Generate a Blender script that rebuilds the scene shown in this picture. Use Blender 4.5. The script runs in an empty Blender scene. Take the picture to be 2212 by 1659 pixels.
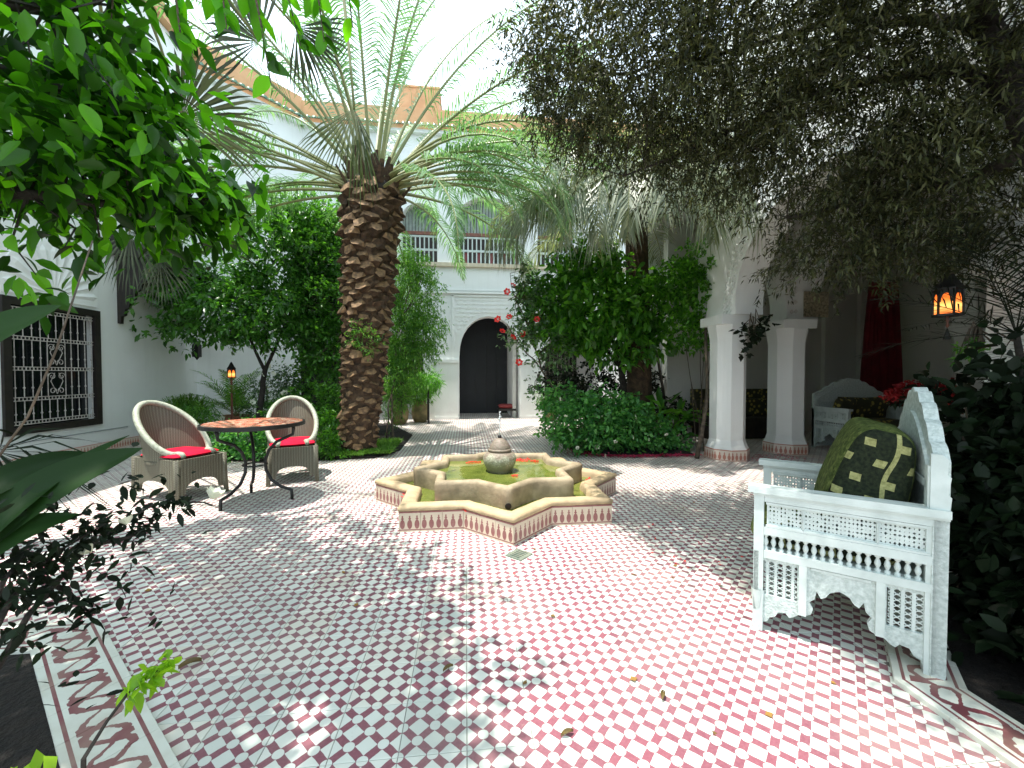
import bpy, bmesh, math, random
import numpy as np
from math import sin, cos, pi, radians, sqrt, atan2
from mathutils import Vector, Matrix, Euler
from mathutils.geometry import tessellate_polygon

random.seed(7); rng = np.random.default_rng(7)
S = bpy.context.scene
COL = S.collection

# ------------------------------------------------------------------ camera, sky, sun, exposure
PITCH, YAW, CAMZ, FPX = .023, .111, 1.25, 890.0
cam_d = bpy.data.cameras.new('camera'); cam = bpy.data.objects.new('camera', cam_d); COL.objects.link(cam)
cam.location = (0, 0, CAMZ); cam.rotation_euler = (pi/2 - PITCH, 0, -YAW)
cam_d.sensor_width = 36; cam_d.lens = FPX/2212*36; cam_d.clip_start = .05; cam_d.clip_end = 400
S.camera = cam
SUN_TO = Vector((-.22, -.04, 1)).normalized()
world = bpy.data.worlds.new('World'); S.world = world; world.use_nodes = True
nt = world.node_tree
sky = nt.nodes.new('ShaderNodeTexSky'); sky.sky_type = 'NISHITA'; sky.sun_disc = False
sky.sun_elevation = math.asin(SUN_TO.z); sky.sun_rotation = atan2(SUN_TO.x, SUN_TO.y)
sky.air_density = 1.0; sky.dust_density = 3.0; sky.ozone_density = 1.0
_tc = nt.nodes.new('ShaderNodeTexCoord'); _mp = nt.nodes.new('ShaderNodeMapping'); _mp.inputs['Scale'].default_value = (1, 1, 2.2)
nt.links.new(_tc.outputs['Generated'], _mp.inputs[0]); _cn = nt.nodes.new('ShaderNodeTexNoise'); _cn.inputs['Scale'].default_value = 2.2; _cn.inputs['Detail'].default_value = 7
nt.links.new(_mp.outputs[0], _cn.inputs['Vector']); _cr = nt.nodes.new('ShaderNodeValToRGB'); _cr.color_ramp.elements[0].position = .33; _cr.color_ramp.elements[1].position = .60
_cr.color_ramp.elements[0].color = (.45, .45, .45, 1); nt.links.new(_cn.outputs['Fac'], _cr.inputs[0])
_mx = nt.nodes.new('ShaderNodeMix'); _mx.data_type = 'RGBA'; nt.links.new(_cr.outputs[0], _mx.inputs[0]); nt.links.new(sky.outputs[0], _mx.inputs[6]); _mx.inputs[7].default_value = (4.7, 5.6, 6.2, 1)
nt.links.new(_mx.outputs[2], nt.nodes['Background'].inputs[0]); nt.nodes['Background'].inputs[1].default_value = .15
sun_d = bpy.data.lights.new('sun', 'SUN'); sun_d.energy = 3.1; sun_d.angle = radians(.55); sun_d.color = (1, .95, .87)
sun = bpy.data.objects.new('sun', sun_d); COL.objects.link(sun); sun.location = (0, 0, 30)
sun.rotation_euler = (-SUN_TO).to_track_quat('-Z', 'Y').to_euler()
S.view_settings.view_transform = 'Standard'; S.view_settings.look = 'None'
S.view_settings.exposure = 1.45; S.view_settings.gamma = 1; S.view_settings.use_curve_mapping = False
S.cycles.max_bounces = 8; S.cycles.diffuse_bounces = 5; S.cycles.transparent_max_bounces = 8
S.cycles.transmission_bounces = 5; S.cycles.sample_clamp_indirect = 6; S.cycles.caustics_reflective = False; S.cycles.caustics_refractive = False
try:
    S.cycles.use_denoising = True
except Exception: pass

def at(u, v, Y):
    """a point of the photograph (2212 px wide) at world depth Y"""
    x = (u-1106)/FPX; z = -(v-829.5)/FPX
    cp, sp = cos(PITCH), sin(PITCH); yr = cp+z*sp; Z = -sp+z*cp
    c, s = cos(YAW), sin(YAW); X = x*c+yr*s; Yy = -x*s+yr*c
    return Vector((X*Y/Yy, Y, CAMZ+Z*Y/Yy))

# ------------------------------------------------------------------ mesh helpers
class MB:
    def __init__(s): s.v = []; s.f = []; s.m = []; s.uv = None
    def add(s, vs, fs, mi=0):
        o = len(s.v); s.v += [tuple(p) for p in vs]; s.f += [tuple(i+o for i in f) for f in fs]; s.m += [mi]*len(fs); return s
    def box(s, c, d, rz=0, mi=0, R=None):
        x, y, z = d[0]/2, d[1]/2, d[2]/2
        M = R if R is not None else Matrix.Rotation(rz, 3, 'Z')
        vs = [Vector(c)+M@Vector((a*x, b*y, e*z)) for a in (-1, 1) for b in (-1, 1) for e in (-1, 1)]
        return s.add(vs, [(0, 1, 3, 2), (4, 6, 7, 5), (0, 4, 5, 1), (2, 3, 7, 6), (0, 2, 6, 4), (1, 5, 7, 3)], mi)
    def tube(s, pts, r, n=6, mi=0, cap=True):
        pts = [Vector(p) for p in pts]; k = len(pts)
        rr = r if hasattr(r, '__len__') else [r]*k
        vs = []; prev = None
        for i, p in enumerate(pts):
            t = (pts[min(i+1, k-1)]-pts[max(i-1, 0)])
            if t.length < 1e-9: t = Vector((0, 0, 1))
            t.normalize()
            if prev is None:
                a = t.orthogonal().normalized()
            else:
                a = prev - t*prev.dot(t)
                a = a.normalized() if a.length > 1e-6 else t.orthogonal().normalized()
            prev = a; b = t.cross(a)
            for j in range(n):
                w = 2*pi*j/n; vs.append(p+(a*cos(w)+b*sin(w))*rr[i])
        fs = [(i*n+j, i*n+(j+1) % n, (i+1)*n+(j+1) % n, (i+1)*n+j) for i in range(k-1) for j in range(n)]
        if cap: fs += [tuple(range(n))[::-1], tuple((k-1)*n+j for j in range(n))]
        return s.add(vs, fs, mi)
    def lathe(s, prof, n=24, c=(0, 0, 0), mi=0, lobes=None):
        vs = []
        for r, z in prof:
            for j in range(n):
                w = 2*pi*j/n; vs.append((c[0]+r*cos(w), c[1]+r*sin(w), c[2]+z))
        k = len(prof)
        fs = [(i*n+j, i*n+(j+1) % n, (i+1)*n+(j+1) % n, (i+1)*n+j) for i in range(k-1) for j in range(n)]
        return s.add(vs, fs, mi)
    def plate(s, outer, holes=(), th=.02, o=(0, 0, 0), ax=(1, 0, 0), ay=(0, 0, 1), mi=0, back=True):
        """flat polygon with holes, extruded th along ax x ay"""
        o = Vector(o); ax = Vector(ax); ay = Vector(ay); nrm = ax.cross(ay).normalized()
        loops = [list(outer)]+[list(h) for h in holes]
        tris = tessellate_polygon([[Vector((p[0], p[1], 0)) for p in l] for l in loops])
        flat = [p for l in loops for p in l]; n = len(flat)
        vs = [o+ax*p[0]+ay*p[1] for p in flat]; vs2 = [v+nrm*th for v in vs]
        fs = [tuple(t)[::-1] for t in tris]
        if back: fs += [tuple(i+n for i in t) for t in tris]
        k = 0
        for l in loops:
            m = len(l)
            for i in range(m):
                a, b = k+i, k+(i+1) % m; fs.append((a, b, b+n, a+n))
            k += m
        return s.add(vs+vs2, fs, mi)
    def grid(s, fn, nu, nv, mi=0, closeu=False):
        vs = [fn(i/(nu if closeu else nu-1), j/(nv-1)) for j in range(nv) for i in range(nu)]
        fs = []
        for j in range(nv-1):
            for i in range(nu if closeu else nu-1):
                a = j*nu+i; b = j*nu+(i+1) % nu; fs.append((a, b, b+nu, a+nu))
        return s.add(vs, fs, mi)
    def mesh(s, name, mats, smooth=False, off=(0, 0, 0)):
        me = bpy.data.meshes.new(name); off = Vector(off)
        me.from_pydata([Vector(v)-off for v in s.v], [], s.f)
        for m in (mats if isinstance(mats, (list, tuple)) else [mats]): me.materials.append(m)
        if any(s.m): me.polygons.foreach_set('material_index', s.m)
        bm = bmesh.new(); bm.from_mesh(me); bmesh.ops.recalc_face_normals(bm, faces=bm.faces); bm.to_mesh(me); bm.free()
        if smooth: me.polygons.foreach_set('use_smooth', [True]*len(me.polygons))
        me.update(); return me

def tag(o, label=None, cat=None, group=None, kind=None):
    if label: o['label'] = label
    if cat: o['category'] = cat
    if group: o['group'] = group
    if kind: o['kind'] = kind
    return o
def thing(name, label, cat, loc=(0, 0, 0), rz=0, group=None):
    o = bpy.data.objects.new(name, None); COL.objects.link(o); o.location = loc; o.rotation_euler = (0, 0, rz)
    o.empty_display_size = .1
    return tag(o, label, cat, group)
def link(name, me, parent=None):
    o = bpy.data.objects.new(name, me); COL.objects.link(o)
    if parent: o.parent = parent
    return o
def base_of(o):
    v = Vector((0, 0, 0))
    while o is not None: v += o.location; o = o.parent
    return v
def part(parent, name, mb, mats, smooth=False, w=False, label=None, kind=None):
    """w=True: geometry given in world coordinates (parents unrotated)"""
    o = link(name, mb.mesh(name, mats, smooth, base_of(parent) if w else (0, 0, 0)), parent)
    return tag(o, label, None, None, kind)
def solo(name, mb, mats, label, cat, loc=(0, 0, 0), smooth=False, group=None, kind=None):
    """a thing that is one mesh; geometry in world coordinates"""
    o = link(name, mb.mesh(name, mats, smooth, loc)); o.location = loc
    return tag(o, label, cat, group, kind)
def copy_tree(o, parent=None):
    c = o.copy(); COL.objects.link(c)
    if parent: c.parent = parent
    for ch in [k for k in o.children]: copy_tree(ch, c)
    return c
def np_mesh(name, V, F, mat):
    me = bpy.data.meshes.new(name); V = np.ascontiguousarray(V, dtype=np.float32); F = np.ascontiguousarray(F, dtype=np.int32)
    n, k = F.shape
    me.vertices.add(len(V)); me.vertices.foreach_set('co', V.ravel())
    me.loops.add(n*k); me.loops.foreach_set('vertex_index', F.ravel())
    me.polygons.add(n); me.polygons.foreach_set('loop_start', np.arange(n, dtype=np.int32)*k)
    try: me.polygons.foreach_set('loop_total', np.full(n, k, dtype=np.int32))
    except Exception: pass
    me.update(calc_edges=True); me.materials.append(mat); return me

# ------------------------------------------------------------------ leaves
def norm(a): return a/np.maximum(np.linalg.norm(a, axis=1, keepdims=True), 1e-9)
def leaves_geo(C, D, L, W, fold=.25, droop=.15, up=None, wide=.45):
    """one 5-vertex folded leaf per row: base point C, direction D, length L, width W"""
    n = len(C); D = norm(D); L = np.broadcast_to(np.asarray(L, float).reshape(-1, 1), (n, 1)); W = np.broadcast_to(np.asarray(W, float).reshape(-1, 1), (n, 1))
    if up is None:
        up = np.array([[0, 0, 1.]])+rng.normal(0, .55, (n, 3))
    sd = norm(np.cross(D, up)); nn = np.cross(sd, D)
    g = np.array([[0, 0, -1.]])
    mid = C+D*L*wide-nn*W*fold; tip = C+D*L+g*L*droop
    l = C+D*L*wide+sd*W*.5+nn*W*fold*.4; r = C+D*L*wide-sd*W*.5+nn*W*fold*.4
    V = np.stack([C, l, tip, r, mid], 1).reshape(-1, 3)
    b = np.arange(n)[:, None]*5
    F = np.concatenate([b+np.array([[0, 4, 1]]), b+np.array([[4, 2, 1]]), b+np.array([[0, 3, 4]]), b+np.array([[4, 3, 2]])], 0)
    return V, F
def leaves_hi(C, D, L, W, fold=.25, droop=.15, up=None):
    """11-vertex ovate leaf per row, creased along the midrib and curling down"""
    n = len(C); D = norm(D); L = np.broadcast_to(np.asarray(L, float).reshape(-1, 1), (n, 1)); W = np.broadcast_to(np.asarray(W, float).reshape(-1, 1), (n, 1))
    if up is None: up = np.array([[0, 0, 1.]])+rng.normal(0, .55, (n, 3))
    sd = norm(np.cross(D, up)); nn = np.cross(sd, D); g = np.array([[0, 0, -1.]]); cv = rng.uniform(.3, 1.6, (n, 1))
    def mid(t): return C+D*L*t+g*L*droop*cv*t*t
    V = [C]
    for t, w in ((.22, .40), (.52, .50), (.80, .27)):
        m = mid(t); V += [m+sd*W*w+nn*W*fold*w*1.2, m, m-sd*W*w+nn*W*fold*w*1.2]
    V.append(mid(1.0)); V = np.stack(V, 1).reshape(-1, 3); b = np.arange(n)[:, None]*11
    T = [(0, 2, 1), (0, 3, 2), (1, 2, 5), (1, 5, 4), (2, 3, 6), (2, 6, 5), (4, 5, 8), (4, 8, 7), (5, 6, 9), (5, 9, 8), (7, 8, 10), (8, 9, 10)]
    F = np.concatenate([b+np.array([t]) for t in T], 0); return V, F
def blob_pts(blobs, n, shell=.55):
    """points spread through ellipsoids [(centre, radii)], weighted towards the outside"""
    w = np.array([r[0]*r[1]*r[2] for c, r in blobs]); w = w**.8; w /= w.sum()
    idx = rng.choice(len(blobs), n, p=w); C = np.array([list(b[0]) for b in blobs])[idx]; R = np.array([list(b[1]) for b in blobs])[idx]
    d = norm(rng.normal(0, 1, (n, 3))); q = rng.random((n, 1))**(1/3*(1-shell)+.02)
    # lumpy outline
    lump = 1+.22*np.sin(d[:, :1]*5+C[:, :1]*3)+.20*np.sin(d[:, 1:2]*6+d[:, 2:]*4+C[:, 2:]*5)+.12*np.sin(d[:, :1]*11+d[:, 2:]*9+C[:, 1:2]*7)
    return C+d*R*q*lump, d
def crown_mesh(name, blobs, twigs, per, L, W, mat, spread=.09, droop=.2, out=.6, shell=.55, fold=.25, jit=.25, down=.0, wide=.45, clip=None, twl=None, hi=False):
    P, d = blob_pts(blobs, twigs, shell)
    if clip is not None: k = clip(P); P = P[k]; d = d[k]
    n = len(P)
    td = norm(d*out+rng.normal(0, .5, (n, 3))+np.array([[0, 0, .1-down]]))
    tl = spread if twl is None else twl
    t = np.linspace(0, 1, per)[None, :, None]
    C = P[:, None, :]+td[:, None, :]*t*tl+rng.normal(0, spread*.22, (n, per, 3))
    D = td[:, None, :]*.6+rng.normal(0, .75, (n, per, 3))+np.array([0, 0, -down])
    C = C.reshape(-1, 3); D = D.reshape(-1, 3); m = len(C)
    sz = rng.uniform(1-jit, 1+jit, m)
    V, F = leaves_hi(C, D, L*sz, W*sz, fold, droop) if hi else leaves_geo(C, D, L*sz, W*sz, fold, droop, wide=wide)
    return np_mesh(name, V, F, mat), P, td
def twig_mb(P, td, mb, base_pts, k, r=.004, seed=1):
    """thin twigs from given limb points towards some leaf clusters"""
    idx = rng.choice(len(P), min(k, len(P)), replace=False)
    B = np.array([list(b) for b in base_pts])
    for i in idx:
        p = P[i]; j = np.argmin(((B-p)**2).sum(1)); b = B[j]
        m = (b+p)/2+rng.normal(0, .06, 3)
        mb.tube([b, m, p], [r*1.8, r*1.2, r*.6], 3, cap=False)
def limb_pts(a, b, n=5, wob=.08):
    a = Vector(a); b = Vector(b); L = (b-a).length
    return [a.lerp(b, i/(n-1))+(Vector(rng.normal(0, wob*L*.35, 3)) if 0 < i < n-1 else Vector((0, 0, 0))) for i in range(n)]

# ------------------------------------------------------------------ materials
def newmat(name):
    m = bpy.data.materials.new(name); m.use_nodes = True; return m, m.node_tree.nodes, m.node_tree.links
def M2(N, L, op, a, b=None, c=None):
    n = N.new('ShaderNodeMath'); n.operation = op
    for i, v in enumerate((a, b, c)):
        if v is None: continue
        if isinstance(v, (int, float)): n.inputs[i].default_value = v
        else: L.new(v, n.inputs[i])
    return n.outputs[0]
def rgb(c): return (c[0], c[1], c[2], 1)
def mixc(N, L, f, a, b, mode='MIX'):
    n = N.new('ShaderNodeMix'); n.data_type = 'RGBA'; n.blend_type = mode
    for i, v in ((0, f), (6, a), (7, b)):
        if isinstance(v, (int, float)): n.inputs[i].default_value = v
        elif isinstance(v, (tuple, list)): n.inputs[i].default_value = rgb(v)
        else: L.new(v, n.inputs[i])
    return n.outputs[2]
def noise(N, L, co, scale, detail=4, rough=.55):
    n = N.new('ShaderNodeTexNoise'); n.inputs['Scale'].default_value = scale; n.inputs['Detail'].default_value = detail; n.inputs['Roughness'].default_value = rough
    if co is not None: L.new(co, n.inputs['Vector'])
    return n.outputs['Fac']
def ramp(N, L, f, stops):
    r = N.new('ShaderNodeValToRGB'); L.new(f, r.inputs[0]); e = r.color_ramp.elements
    e[0].position, e[0].color = stops[0][0], rgb(stops[0][1]); e[1].position, e[1].color = stops[-1][0], rgb(stops[-1][1])
    for p, c in stops[1:-1]:
        k = e.new(p); k.color = rgb(c)
    return r.outputs[0]
def bump(N, L, h, strength, dist=.01):
    b = N.new('ShaderNodeBump'); b.inputs['Strength'].default_value = strength; b.inputs['Distance'].default_value = dist
    L.new(h, b.inputs['Height']); return b.outputs[0]
def gpos(N): return N.new('ShaderNodeNewGeometry').outputs['Position']
def ocoord(N): return N.new('ShaderNodeTexCoord').outputs['Object']
def pbr(name, c1, c2=None, scale=6, rough=.6, bmp=0, bscale=60, metal=0, world_co=False, spec=.5, lo=.35, hi=.65, bdist=.004, detail=5):
    m, N, L = newmat(name); B = N['Principled BSDF']; B.inputs['Roughness'].default_value = rough; B.inputs['Metallic'].default_value = metal
    B.inputs['Specular IOR Level'].default_value = spec
    co = gpos(N) if world_co else ocoord(N)
    c2 = c2 or tuple(x*.8 for x in c1)
    L.new(ramp(N, L, noise(N, L, co, scale, detail), [(lo, c1), (hi, c2)]), B.inputs['Base Color'])
    if bmp: L.new(bump(N, L, noise(N, L, co, bscale, 3), bmp, bdist), B.inputs['Normal'])
    return m
def leafmat(name, cols, rough=.45, trans=.35, tcol=None, spec=.4, big=0):
    m, N, L = newmat(name); B = N['Principled BSDF']; B.inputs['Roughness'].default_value = rough; B.inputs['Specular IOR Level'].default_value = spec
    g = N.new('ShaderNodeNewGeometry')
    if big:   # leaf objects that share a mesh
        f = N.new('ShaderNodeObjectInfo').outputs['Random']
    else: f = g.outputs['Random Per Island']
    k = len(cols); c = ramp(N, L, f, [(i/(k-1), cols[i]) for i in range(k)])
    L.new(c, B.inputs['Base Color'])
    T = N.new('ShaderNodeBsdfTranslucent')
    tc = mixc(N, L, 1.0, c, tcol or (1.0, 1.0, .35), 'MULTIPLY')
    sc = N.new('ShaderNodeVectorMath'); sc.operation = 'SCALE'; sc.inputs[3].default_value = 2.2; L.new(tc, sc.inputs[0])
    L.new(sc.outputs[0], T.inputs[0])
    X = N.new('ShaderNodeMixShader'); X.inputs[0].default_value = trans
    L.new(B.outputs[0], X.inputs[1]); L.new(T.outputs[0], X.inputs[2]); L.new(X.outputs[0], N['Material Output'].inputs[0])
    return m

TILE = .225
def mat_floor():
    m, N, L = newmat('encaustic_tile'); B = N['Principled BSDF']
    p = gpos(N); sx = N.new('ShaderNodeSeparateXYZ'); L.new(p, sx.inputs[0]); x, y = sx.outputs[0], sx.outputs[1]
    q = TILE/4
    u = M2(N, L, 'MULTIPLY', M2(N, L, 'ADD', x, y), 1/(2*q)); v = M2(N, L, 'MULTIPLY', M2(N, L, 'SUBTRACT', x, y), 1/(2*q))
    w = noise(N, L, p, 26, 2); wob = M2(N, L, 'MULTIPLY', M2(N, L, 'SUBTRACT', w, .5), .07)
    fu = M2(N, L, 'ABSOLUTE', M2(N, L, 'SUBTRACT', M2(N, L, 'FRACT', M2(N, L, 'ADD', u, wob)), .5))
    fv = M2(N, L, 'ABSOLUTE', M2(N, L, 'SUBTRACT', M2(N, L, 'FRACT', M2(N, L, 'SUBTRACT', v, wob)), .5))
    mx = M2(N, L, 'MAXIMUM', fu, fv)
    dia = M2(N, L, 'LESS_THAN', mx, .325)
    du = M2(N, L, 'SUBTRACT', .5, fu); dv = M2(N, L, 'SUBTRACT', .5, fv)
    dd = M2(N, L, 'SQRT', M2(N, L, 'ADD', M2(N, L, 'MULTIPLY', du, du), M2(N, L, 'MULTIPLY', dv, dv)))
    cir = M2(N, L, 'LESS_THAN', dd, .235)
    wh = M2(N, L, 'MAXIMUM', dia, cir)
    # tile to tile variation, wear and dirt
    cx = M2(N, L, 'FLOOR', M2(N, L, 'MULTIPLY', x, 1/TILE)); cy = M2(N, L, 'FLOOR', M2(N, L, 'MULTIPLY', y, 1/TILE))
    cv = N.new('ShaderNodeCombineXYZ'); L.new(cx, cv.inputs[0]); L.new(cy, cv.inputs[1])
    wn = N.new('ShaderNodeTexWhiteNoise'); wn.noise_dimensions = '2D'; L.new(cv.outputs[0], wn.inputs['Vector'])
    whc = ramp(N, L, wn.outputs['Value'], [(0, (.53, .57, .52)), (.45, (.64, .67, .615)), (.75, (.70, .71, .64)), (1, (.62, .60, .51))])
    rdc = ramp(N, L, wn.outputs['Value'], [(0, (.135, .042, .064)), (.5, (.175, .048, .070)), (1, (.16, .062, .084))])
    fine = noise(N, L, p, 90, 4); rdv = mixc(N, L, M2(N, L, 'MULTIPLY', fine, .5), rdc, (.42, .19, .22))
    big = noise(N, L, p, 1.3, 5)
    c = mixc(N, L, wh, rdv, whc)
    dirt = M2(N, L, 'MULTIPLY', ramp(N, L, big, [(.45, (0, 0, 0)), (.75, (1, 1, 1))]), .35)
    c = mixc(N, L, dirt, c, (.40, .35, .29))
    spots = noise(N, L, p, 34, 6, .7)
    sp = M2(N, L, 'MULTIPLY', ramp(N, L, spots, [(.60, (0, 0, 0)), (.72, (1, 1, 1))]), .35)
    c = mixc(N, L, sp, c, (.33, .27, .22))
    L.new(c, B.inputs['Base Color'])
    L.new(ramp(N, L, noise(N, L, p, 9, 3), [(.3, (.36,)*3), (.7, (.6,)*3)]), B.inputs['Roughness'])
    B.inputs['Specular IOR Level'].default_value = .35
    L.new(bump(N, L, noise(N, L, p, 60, 3), .12, .002), B.inputs['Normal'])
    return m
def mat_motif(name, bg, fg, period=1.0):
    """row of small bottle-shaped merlons, drawn in UV: u counts motifs, v runs 0-1 up the tile"""
    m, N, L = newmat(name); B = N['Principled BSDF']; B.inputs['Roughness'].default_value = .35
    uv = N.new('ShaderNodeUVMap').outputs[0]; sx = N.new('ShaderNodeSeparateXYZ'); L.new(uv, sx.inputs[0]); u, v = sx.outputs[0], sx.outputs[1]
    fu = M2(N, L, 'ABSOLUTE', M2(N, L, 'SUBTRACT', M2(N, L, 'FRACT', u), .5))
    dv = M2(N, L, 'SUBTRACT', v, .37)
    d = M2(N, L, 'SQRT', M2(N, L, 'ADD', M2(N, L, 'MULTIPLY', fu, fu), M2(N, L, 'MULTIPLY', M2(N, L, 'MULTIPLY', dv, dv), 2.2)))
    body = M2(N, L, 'LESS_THAN', d, .34)
    neck = M2(N, L, 'MULTIPLY', M2(N, L, 'LESS_THAN', fu, .10), M2(N, L, 'MULTIPLY', M2(N, L, 'GREATER_THAN', v, .35), M2(N, L, 'LESS_THAN', v, .80)))
    lip = M2(N, L, 'MULTIPLY', M2(N, L, 'LESS_THAN', fu, .19), M2(N, L, 'MULTIPLY', M2(N, L, 'GREATER_THAN', v, .62), M2(N, L, 'LESS_THAN', v, .68)))
    base = M2(N, L, 'MULTIPLY', M2(N, L, 'GREATER_THAN', v, .07), M2(N, L, 'LESS_THAN', v, .125))
    line = M2(N, L, 'GREATER_THAN', v, .93)
    f = M2(N, L, 'MAXIMUM', M2(N, L, 'MAXIMUM', M2(N, L, 'MAXIMUM', body, neck), lip), M2(N, L, 'MAXIMUM', base, line))
    c = mixc(N, L, f, bg, fg)
    c = mixc(N, L, M2(N, L, 'MULTIPLY', noise(N, L, gpos(N), 30, 4), .35), c, (.5, .42, .34))
    L.new(c, B.inputs['Base Color']); return m
def mat_border():
    m, N, L = newmat('arabesque_tile'); B = N['Principled BSDF']; B.inputs['Roughness'].default_value = .45
    uv = N.new('ShaderNodeUVMap').outputs[0]; sx = N.new('ShaderNodeSeparateXYZ'); L.new(uv, sx.inputs[0]); u, v = sx.outputs[0], sx.outputs[1]
    p = gpos(N)
    w1 = M2(N, L, 'MULTIPLY', M2(N, L, 'SUBTRACT', noise(N, L, p, 22, 3), .5), .22)
    def sn(fr, ph=0): return M2(N, L, 'SINE', M2(N, L, 'ADD', M2(N, L, 'MULTIPLY', u, fr*2*pi), ph))
    vv = M2(N, L, 'ADD', v, w1)
    # two scrolls that cross, with pointed leaves between
    a = M2(N, L, 'ABSOLUTE', M2(N, L, 'SUBTRACT', vv, M2(N, L, 'ADD', .5, M2(N, L, 'MULTIPLY', sn(1), .23))))
    sl = M2(N, L, 'SUBTRACT', .098, M2(N, L, 'MULTIPLY', M2(N, L, 'ABSOLUTE', sn(1)), .028))
    s1 = M2(N, L, 'LESS_THAN', a, sl)
    b = M2(N, L, 'ABSOLUTE', M2(N, L, 'SUBTRACT', vv, M2(N, L, 'ADD', .5, M2(N, L, 'MULTIPLY', sn(1, 2.4), .23))))
    s2 = M2(N, L, 'LESS_THAN', b, .048)
    fu = M2(N, L, 'ABSOLUTE', M2(N, L, 'SUBTRACT', M2(N, L, 'FRACT', M2(N, L, 'ADD', u, .0)), .5))
    fu2 = M2(N, L, 'ABSOLUTE', M2(N, L, 'SUBTRACT', M2(N, L, 'FRACT', M2(N, L, 'ADD', u, .5)), .5))
    l1 = M2(N, L, 'LESS_THAN', M2(N, L, 'ADD', M2(N, L, 'MULTIPLY', fu, 1.5), M2(N, L, 'ABSOLUTE', M2(N, L, 'SUBTRACT', vv, .33))), .17)
    l2 = M2(N, L, 'LESS_THAN', M2(N, L, 'ADD', M2(N, L, 'MULTIPLY', fu2, 1.5), M2(N, L, 'ABSOLUTE', M2(N, L, 'SUBTRACT', vv, .66))), .17)
    e = M2(N, L, 'ABSOLUTE', M2(N, L, 'SUBTRACT', v, .5))
    inside = M2(N, L, 'LESS_THAN', e, .27)
    sc = M2(N, L, 'MULTIPLY', M2(N, L, 'MAXIMUM', M2(N, L, 'MAXIMUM', s1, s2), M2(N, L, 'MAXIMUM', l1, l2)), inside)
    ln = M2(N, L, 'MULTIPLY', M2(N, L, 'GREATER_THAN', e, .335), M2(N, L, 'LESS_THAN', e, .385))
    f = M2(N, L, 'MAXIMUM', sc, ln)
    c = mixc(N, L, f, (.62, .65, .58), (.19, .055, .065))
    c = mixc(N, L, M2(N, L, 'MULTIPLY', ramp(N, L, noise(N, L, p, 5, 6), [(.4, (0,)*3), (.7, (1,)*3)]), .45), c, (.36, .31, .23))
    L.new(c, B.inputs['Base Color']); L.new(bump(N, L, noise(N, L, p, 80, 3), .2, .002), B.inputs['Normal']); return m
def set_uv(o, fn):
    me = o.data; uv = me.uv_layers.new(name='UVMap'); co = [v.co for v in me.vertices]
    for p in me.polygons:
        for li in p.loop_indices: uv.data[li].uv = fn(co[me.loops[li].vertex_index], p.normal)

FLOOR = mat_floor()
MOTIF = mat_motif('merlon_tile', (.58, .49, .37), (.20, .03, .04))
MOTIF2 = mat_motif('merlon_tile_pale', (.70, .60, .52), (.42, .12, .08))
BORDER = mat_border()
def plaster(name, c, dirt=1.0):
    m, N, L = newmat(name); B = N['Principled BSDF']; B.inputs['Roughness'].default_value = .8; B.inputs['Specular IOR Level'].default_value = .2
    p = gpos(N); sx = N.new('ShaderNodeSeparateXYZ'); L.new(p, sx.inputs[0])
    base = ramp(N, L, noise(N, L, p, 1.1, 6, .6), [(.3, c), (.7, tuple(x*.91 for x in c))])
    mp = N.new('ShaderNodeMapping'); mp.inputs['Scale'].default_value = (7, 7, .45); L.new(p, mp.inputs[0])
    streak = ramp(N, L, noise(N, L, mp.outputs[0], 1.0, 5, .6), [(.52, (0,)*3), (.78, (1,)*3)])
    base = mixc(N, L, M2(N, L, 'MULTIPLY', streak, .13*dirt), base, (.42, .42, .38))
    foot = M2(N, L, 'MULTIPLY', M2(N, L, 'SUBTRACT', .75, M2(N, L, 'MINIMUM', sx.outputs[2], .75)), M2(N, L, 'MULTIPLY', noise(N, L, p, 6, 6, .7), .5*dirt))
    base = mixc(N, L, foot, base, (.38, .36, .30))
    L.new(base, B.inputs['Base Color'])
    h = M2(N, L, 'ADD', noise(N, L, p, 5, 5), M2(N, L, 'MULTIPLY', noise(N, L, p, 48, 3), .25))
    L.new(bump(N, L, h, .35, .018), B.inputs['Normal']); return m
WHITE = plaster('white_plaster', (.84, .86, .85))
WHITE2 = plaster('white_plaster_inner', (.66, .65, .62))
PAINT = pbr('white_painted_wood', (.58, .65, .63), (.47, .54, .52), 9, .5, .25, 70, spec=.4, bdist=.003)
CARVE = pbr('carved_white_wood', (.57, .64, .62), (.38, .45, .43), 55, .55, .9, 95, spec=.4, bdist=.006)
STONE = pbr('fountain_stone', (.54, .41, .24), (.32, .24, .145), 7, .75, .5, 45, world_co=True, bdist=.006, lo=.3, hi=.7)
STONE_IN = pbr('inner_basin_stone', (.40, .32, .21), (.24, .19, .12), 8, .7, .5, 40, world_co=True, bdist=.006)
GROUT = pbr('grout', (.20, .19, .165), (.13, .12, .10), 30, .9)
SOIL = pbr('soil', (.013, .009, .006), (.005, .004, .003), 14, .95, 1.0, 40, world_co=True, bdist=.03)
IRON = pbr('black_iron', (.012, .013, .014), (.022, .02, .018), 30, .45, .2, 60, metal=.3)
DARKWOOD = pbr('dark_wood', (.022, .016, .012), (.011, .009, .008), 12, .5, .4, 40)
REDWOOD = pbr('red_brown_wood', (.22, .075, .045), (.13, .045, .03), 14, .5)
BLACKGLASS = pbr('dark_glass', (.008, .010, .012), (.004, .006, .008), 3, .12, spec=.6)
GRILLE = pbr('pale_wrought_iron', (.50, .47, .43), (.30, .27, .24), 25, .55, .3, 60)
TERRA = pbr('terracotta', (.33, .15, .075), (.20, .10, .06), 8, .8, .4, 40)
OCHRE = pbr('ochre_wall', (.66, .38, .20), (.56, .30, .15), 3, .85, .4, 30, world_co=True)
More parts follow.
